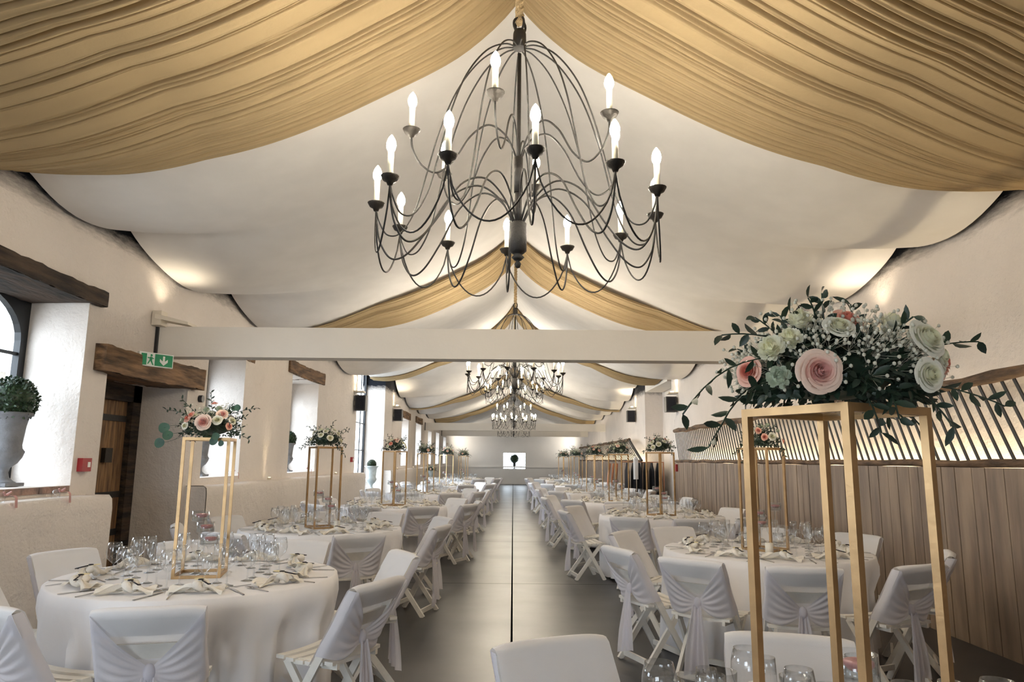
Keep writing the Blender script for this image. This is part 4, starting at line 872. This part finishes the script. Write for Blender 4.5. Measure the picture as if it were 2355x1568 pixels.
for T in TAB:
    X, Yc, nm = T['x'], T['y'], T['name']; near = Yc < 13; vnear = Yc < 8
    short = nm.replace('the ', '', 1)
    if not tt[0]: table0.location = (X, Yc, 0); table0['label'] = 'round table hidden under the white cloth, ' + short; table0['group'] = 'round dining tables'; tt[0] = True
    else: dup(table0, (X, Yc, 0), 0, 'round table hidden under the white cloth, ' + short, 'round dining tables')
    CL = (X, Yc)
    T['cl_label'] = ('white cloth falling to the floor in folds, on ' + nm)
    key = (T['row'], T['n'])
    made = []
    if key in CHX:
        for xy in CHX[key]: made.append(place_chair(T, 0, xy=xy))
    else:
        for k in range(10): made.append(place_chair(T, -98 + 36 * k + RR.uniform(-1, 1), 1.28 + RR.uniform(-.01, .05), RR.uniform(-2.5, 2.5)))
    seats = []
    for c in made:
        dx, dy = c.location.x - X, c.location.y - Yc; seats.append((math.atan2(dy, dx) % (2 * PI), math.hypot(dx, dy) - .235))
    one('tablecloth', cloth_mesh(T['n'] + (40 if T['row'] == 'window' else 60), seats).mesh('tablecloth', M['cloth']), (X, Yc, 0), 0, T['cl_label'], 'tablecloth', 'white round tablecloths')
    a0 = -100 + (6 if T['row'] == 'screen' else 0)
    for k in range(10):
        a = a0 + 36 * k; ar = math.radians(a); P = pos_name(a, T['row']); ca, sa = math.cos(ar), math.sin(ar)
        def at(r, s): return (X + r * ca - s * sa, Yc + r * sa + s * ca)
        if T['n'] < 0 and not (10 < (a % 360) < 170): continue
        # napkin
        i = k % 2; x, y = at(.62 + RR.uniform(-.02, .02), RR.uniform(-.03, .03)); rz = ar + PI / 2 + RR.uniform(-.6, .6)
        lab = 'ivory napkin knotted round a dark key, %s of %s' % (P, nm); g = 'knotted napkins at the places'
        if not nap_used[i]: nap_used[i] = True; naps[i].location = (x, y, TZ + .004); naps[i].rotation_euler.z = rz; naps[i]['label'] = lab; naps[i]['group'] = g
        else: dup(naps[i], (x, y, TZ + .004), rz, lab, g)
        # glasses
        for j, (kind, r_, s_) in enumerate((('wine_glass', .45, .10), ('water_goblet', .40, -.01), ('champagne_flute', .33, .08))):
            x, y = at(r_ + RR.uniform(-.015, .015), s_ + RR.uniform(-.015, .015))
            one(kind, GL[kind][0 if vnear else 1], (x, y, TZ), RR.uniform(0, 6), 'clear %s, %s of %s' % (kind.replace('_', ' '), P, nm), 'glass', kind.replace('_', ' ') + 's at the places')
        if near:
            for kind, r_, s_, e in (('knife', .66, .15, ''), ('fork', .66, -.17, ''), ('spoon', .50, -.17, '')):
                if T['n'] >= 2 and kind == 'spoon': continue
                x, y = at(r_, s_); one(kind, CUT[kind], (x, y, TZ + .001), ar + PI / 2 * (1 if kind != 'spoon' else 2) + RR.uniform(-.25, .25), 'steel %s, %s of %s' % (kind, P, nm), kind, kind + 's at the places')
    # stand
    lab = 'tall gold square-frame flower stand on ' + nm; rz = math.radians(T['rot']) - PI / 4 * 0 + PI / 4; S = (X, Yc, TZ)
    rz = math.radians(T['rot'] + 45)
    if T['n'] < 0: rz = math.radians(T['rot'] + 45)
    if not st_used[0]: st_used[0] = True; stand0.location = S; stand0.rotation_euler.z = rz; stand0['label'] = lab; stand0['group'] = 'gold flower stands'
    else: dup(stand0, S, rz, lab, 'gold flower stands')
    # candle holders
    hp = {'L1': [(-.10, .0), (0.0, .06), (.05, -.04)], 'R1': [(.10, .03), (-.02, .07), (-.05, -.07)], 'L2': [(-.06, .05), (0.03, .05), (.09, -.05)]}.get(T.get('hero'), [(-.05, .03), (.02, -.055), (.05, .045)])
    hp = {'L1': [(-.05, .06), (.01, .0), (.065, -.06)]}.get(T.get('hero'), hp)
    if T['n'] < 0: hp = [(.135, .27)]
    for i, (dx, dy) in enumerate(hp):
        if T['n'] < 0: i = 2
        lab = '%s stemmed glass cup for a floating candle, on %s' % (('tallest', 'middle', 'shortest')[i], nm); q = (X + dx, Yc + dy, TZ)
        if not h_used[i] and T['n'] >= 0: h_used[i] = True; holders[i].location = q; holders[i]['label'] = lab; holders[i]['group'] = 'stemmed candle cups'
        else: dup(holders[i], q, 0, lab, 'stemmed candle cups', None)
        one('floating_candle', FC, (q[0] + .008, q[1], TZ + HH[i] - .062 + .022), 0, 'pink floating candle in the %s cup on %s' % (('tallest', 'middle', 'shortest')[i], nm), 'candle', 'pink floating candles')
# extra glasses on the front table
for i, (x, y, k) in enumerate(((.47, 1.98, 0), (.56, 2.02, 1), (.40, 1.93, 1), (.74, 1.98, 0), (.80, 1.90, 1))):
    o = one('water_tumbler', TUMB, (x, y, TZ), 0, ('first', 'second', 'third', 'fourth', 'fifth')[i] + ' clear tumbler on the front table below the camera', 'glass', 'tumblers on the front table')
# white pillar candles
for (x, y, lab) in ((-1.72, 7.18, 'short white candle beside the stand, on the second window-row table'), (1.72, 12.3, 'white pillar candle beside the stand, on the third screen-row table'), (1.95, 5.60, 'pale candle in front of the stand, on the nearest screen-row table')):
    t = thing('pillar_candle', lab, 'candle', (x, y, TZ)); MB().lathe([(0, 0), (.03, 0), (.03, .09), (.012, .092), (0, .086)], n=16).obj('wax_body', M['wax'], t); MB().tube([(0, 0, .086), (0, 0, .10)], .0015, 5).obj('wick', M['black'], t)

# bouquets; local -y faces the camera
zt = TZ + .822
R0b = bouquet('largest blush and white arrangement on the nearest gold stand', 21, .195, .18,
    [('rose', (-.108, -.190, .052), .046, (-.02, -1, .02)), ('peach', (.015, -.06, .20), .032, (.1, -.8, .7)), ('peach', (.195, -.07, .095), .034, (.8, -.7, .1)), ('peach', (-.195, -.06, .07), .030, (-.8, -.6, .1)),
     ('white', (.120, -.155, .135), .042, (.4, -.9, .4)), ('white', (.155, -.13, .100), .034, (.7, -.7, .2)), ('white', (.108, -.175, .05), .034, (.3, -1, 0)), ('ruffle', (-.165, -.115, .115), .040, (-.6, -.8, .3)), ('ruffle', (-.130, -.12, .135), .036, (-.4, -.8, .5)),
     ('green', (-.165, -.14, .045), .034, (-.5, -1, 0)), ('ruffle', (-.10, -.10, .185), .036, (-.3, -.6, .9)), ('white', (-.03, -.115, .170), .032, (0, -.8, .7)), ('ruffle', (.10, -.06, .185), .04, (.4, -.4, .9)), ('white', (-.06, -.02, .205), .034, (-.2, -.2, 1)), ('ruffle', (.0, .1, .19), .04, (0, .6, 1)), ('rose', (.1, .14, .12), .045, (.5, 1, .3)), ('white', (-.12, .14, .12), .04, (-.5, 1, .3))],
    1500, 12, .0130,
    [((-.12, -.08, .08), (-1, -.35, .10), .30, 13, 1.3), ((-.15, -.1, .04), (-1, -.3, -.25), .24, 12, .9), ((-.1, -.1, .1), (-1, -.1, .45), .17, 9, .6), ((-.03, -.05, .13), (-.05, -.1, 1), .10, 9, .05), ((.05, 0, .14), (.12, -.05, 1), .08, 7, .05), ((-.09, -.05, .12), (-.5, 0, 1), .07, 7, .1),
     ((.14, -.06, .1), (1, -.25, .35), .14, 8, .4), ((.14, -.1, .03), (1, -.2, -.1), .15, 9, .5), ((.0, -.14, .02), (.15, -.6, -1), .10, 8, .2), ((.12, -.14, .02), (.3, -.4, -1), .09, 7, .2), ((.04, -.16, .02), (-.05, -.5, -1), .07, 6, .1)], gyp=620, outl=.035, zk=.84)
R0b.location = (.69, 1.545, zt)
L1b = bouquet('blush rose arrangement with round eucalyptus leaves on the nearest window-row stand', 22, .17, .17,
    [('rose', (.02, -.165, .075), .052, (0, -1, .1)), ('peach', (-.10, -.11, .10), .030, (-.5, -.8, .4)), ('peach', (-.075, -.12, .12), .026, None), ('rose', (.10, -.10, .125), .036, (.4, -.8, .5)), ('peach', (.02, -.03, .195), .022, (0, -.3, 1)), ('peach', (.145, -.10, .055), .024, None), ('green', (-.135, -.09, .085), .030, None), ('white', (-.10, -.14, .055), .024, (-.3, -1, .1)),
     ('white', (.09, -.14, .09), .032, (.2, -1, .3)), ('green', (.06, -.06, .155), .034, (.1, -.5, 1)), ('green', (.0, -.09, .15), .03, None), ('white', (.15, -.07, .09), .028, None), ('white', (-.06, -.1, .12), .024, None), ('green', (.11, -.04, .14), .026, None), ('white', (-.05, .1, .13), .04, None), ('rose', (.08, .11, .1), .04, None)],
    480, 15, .0105, [((-.1, -.05, .12), (-1, -.2, .35), .17, 12, .2), ((-.08, 0, .12), (-1, -.1, 1), .15, 10, .1), ((.1, -.05, .12), (1, -.1, .35), .2, 11, .3), ((.0, 0, .15), (-.3, 0, 1), .12, 9, .05), ((.1, -.1, .04), (1, -.2, -.1), .2, 13, .5)],
    [((-.245, -.10, .045), .032), ((-.265, -.10, -.045), .030), ((-.21, -.12, .0), .03), ((.085, -.16, -.03), .028), ((.13, -.16, -.045), .018), ((.10, -.17, -.005), .022), ((.19, -.1, .17), .02), ((.145, -.04, .17), .018)], gyp=150, outl=.06)
L1b.location = (-1.86, 4.42, zt)
L2b = bouquet('ivory white arrangement on the second window-row stand', 23, .17, .17, auto_roses(31, 16, .17, .19, .036, ['white', 'white', 'green', 'white']), 460, 22, .011, [((.1, -.1, .03), (.9, -.2, -.8), .18, 12, .3), ((-.1, -.1, .03), (-1, -.2, -.3), .14, 10, .4)], gyp=60, outl=.09)
L2b.location = (-1.93, 7.42, zt)
R1b = bouquet('white and peach arrangement on the second gold stand of the screen row', 24, .16, .15, [('peach', (-.06, -.14, .12), .028, (0, -1, .3)), ('peach', (-.02, -.16, .07), .030, (0, -1, 0)), ('white', (.045, -.15, .075), .036, (.1, -1, .1)), ('peach', (.15, -.09, .04), .024, None), ('green', (.04, -.06, .16), .035, None), ('green', (-.02, -.08, .15), .035, None), ('white', (-.1, -.1, .1), .026, None), ('green', (.11, -.08, .12), .03, None), ('white', (.0, .1, .13), .04, None)], 460, 16, .0105, [((-.12, -.1, .02), (-.6, -.2, -1), .16, 12, .1), ((-.14, -.06, .03), (-.9, -.2, -.9), .14, 10, .1), ((.12, -.1, .02), (.5, -.2, -1), .1, 8, .1)], gyp=80, outl=.05)
R1b.location = (2.03, 5.92, zt)
MIX = bouquet('x', 25, .17, .18, auto_roses(41, 18, .17, .19, .036, ['rose', 'white', 'peach', 'white', 'green']), 380, 18, .012, (), (), 60, 0, .07)
MX2 = bouquet('x', 26, .18, .16, auto_roses(43, 14, .18, .17, .034, ['white', 'rose', 'green']), 360, 20, .012, (), (), 90, 0, .09)
mu = {id(MIX): False, id(MX2): False}
FL = {('window', 2): (MIX, 0, 1, 'cream and peach arrangement'), ('window', 3): (MX2, 1, 1.05, 'loose white and blush arrangement'), ('window', 4): (MIX, 2, 1.1, 'bushy mixed arrangement'), ('window', 5): (MX2, 3, 1.1, 'flat leafy arrangement'),
      ('screen', 1): (MIX, 4, 1.0, 'large peach rose arrangement with trailing leaves'), ('screen', 2): (MX2, 5, 1.1, 'peach and white arrangement before the sloping lattice'), ('screen', 3): (MIX, 2.4, 1.1, 'white and blush arrangement'), ('screen', 4): (MX2, 1.4, 1.15, 'dark leafy arrangement'), ('screen', 5): (MX2, 4.4, 1.1, 'small leafy arrangement')}
for T in TAB:
    k = (T['row'], T['n'])
    if k in FL:
        src, rz, s_, lab = FL[k]; lab = lab + ' on the %s %s-row stand' % (ORD[T['n']], T['row']); L = (T['x'], T['y'], zt)
        if not mu[id(src)]: mu[id(src)] = True; src.location = L; src.rotation_euler.z = rz; src.scale = (s_,) * 3; src['label'] = lab
        else: dup(src, L, rz, lab, None, s_)
# a low leafy arrangement standing on the far window-side ledge
dup(MX2, (-3.1, 27.5, 1.02), .6, 'low white and green arrangement beside the far window wall', 'low arrangements by the wall', 1.1)
tag(MB().lathe([(0, 0), (.16, 0), (.12, .05), (.06, .3), (.06, .8), (.14, 1.0), (.14, 1.01), (0, 1.01)], n=16).obj('flower_pedestal', M['palestone'], None, (-3.1, 27.5, 0)), 'pale pedestal under the low arrangement by the far window wall', 'pedestal')
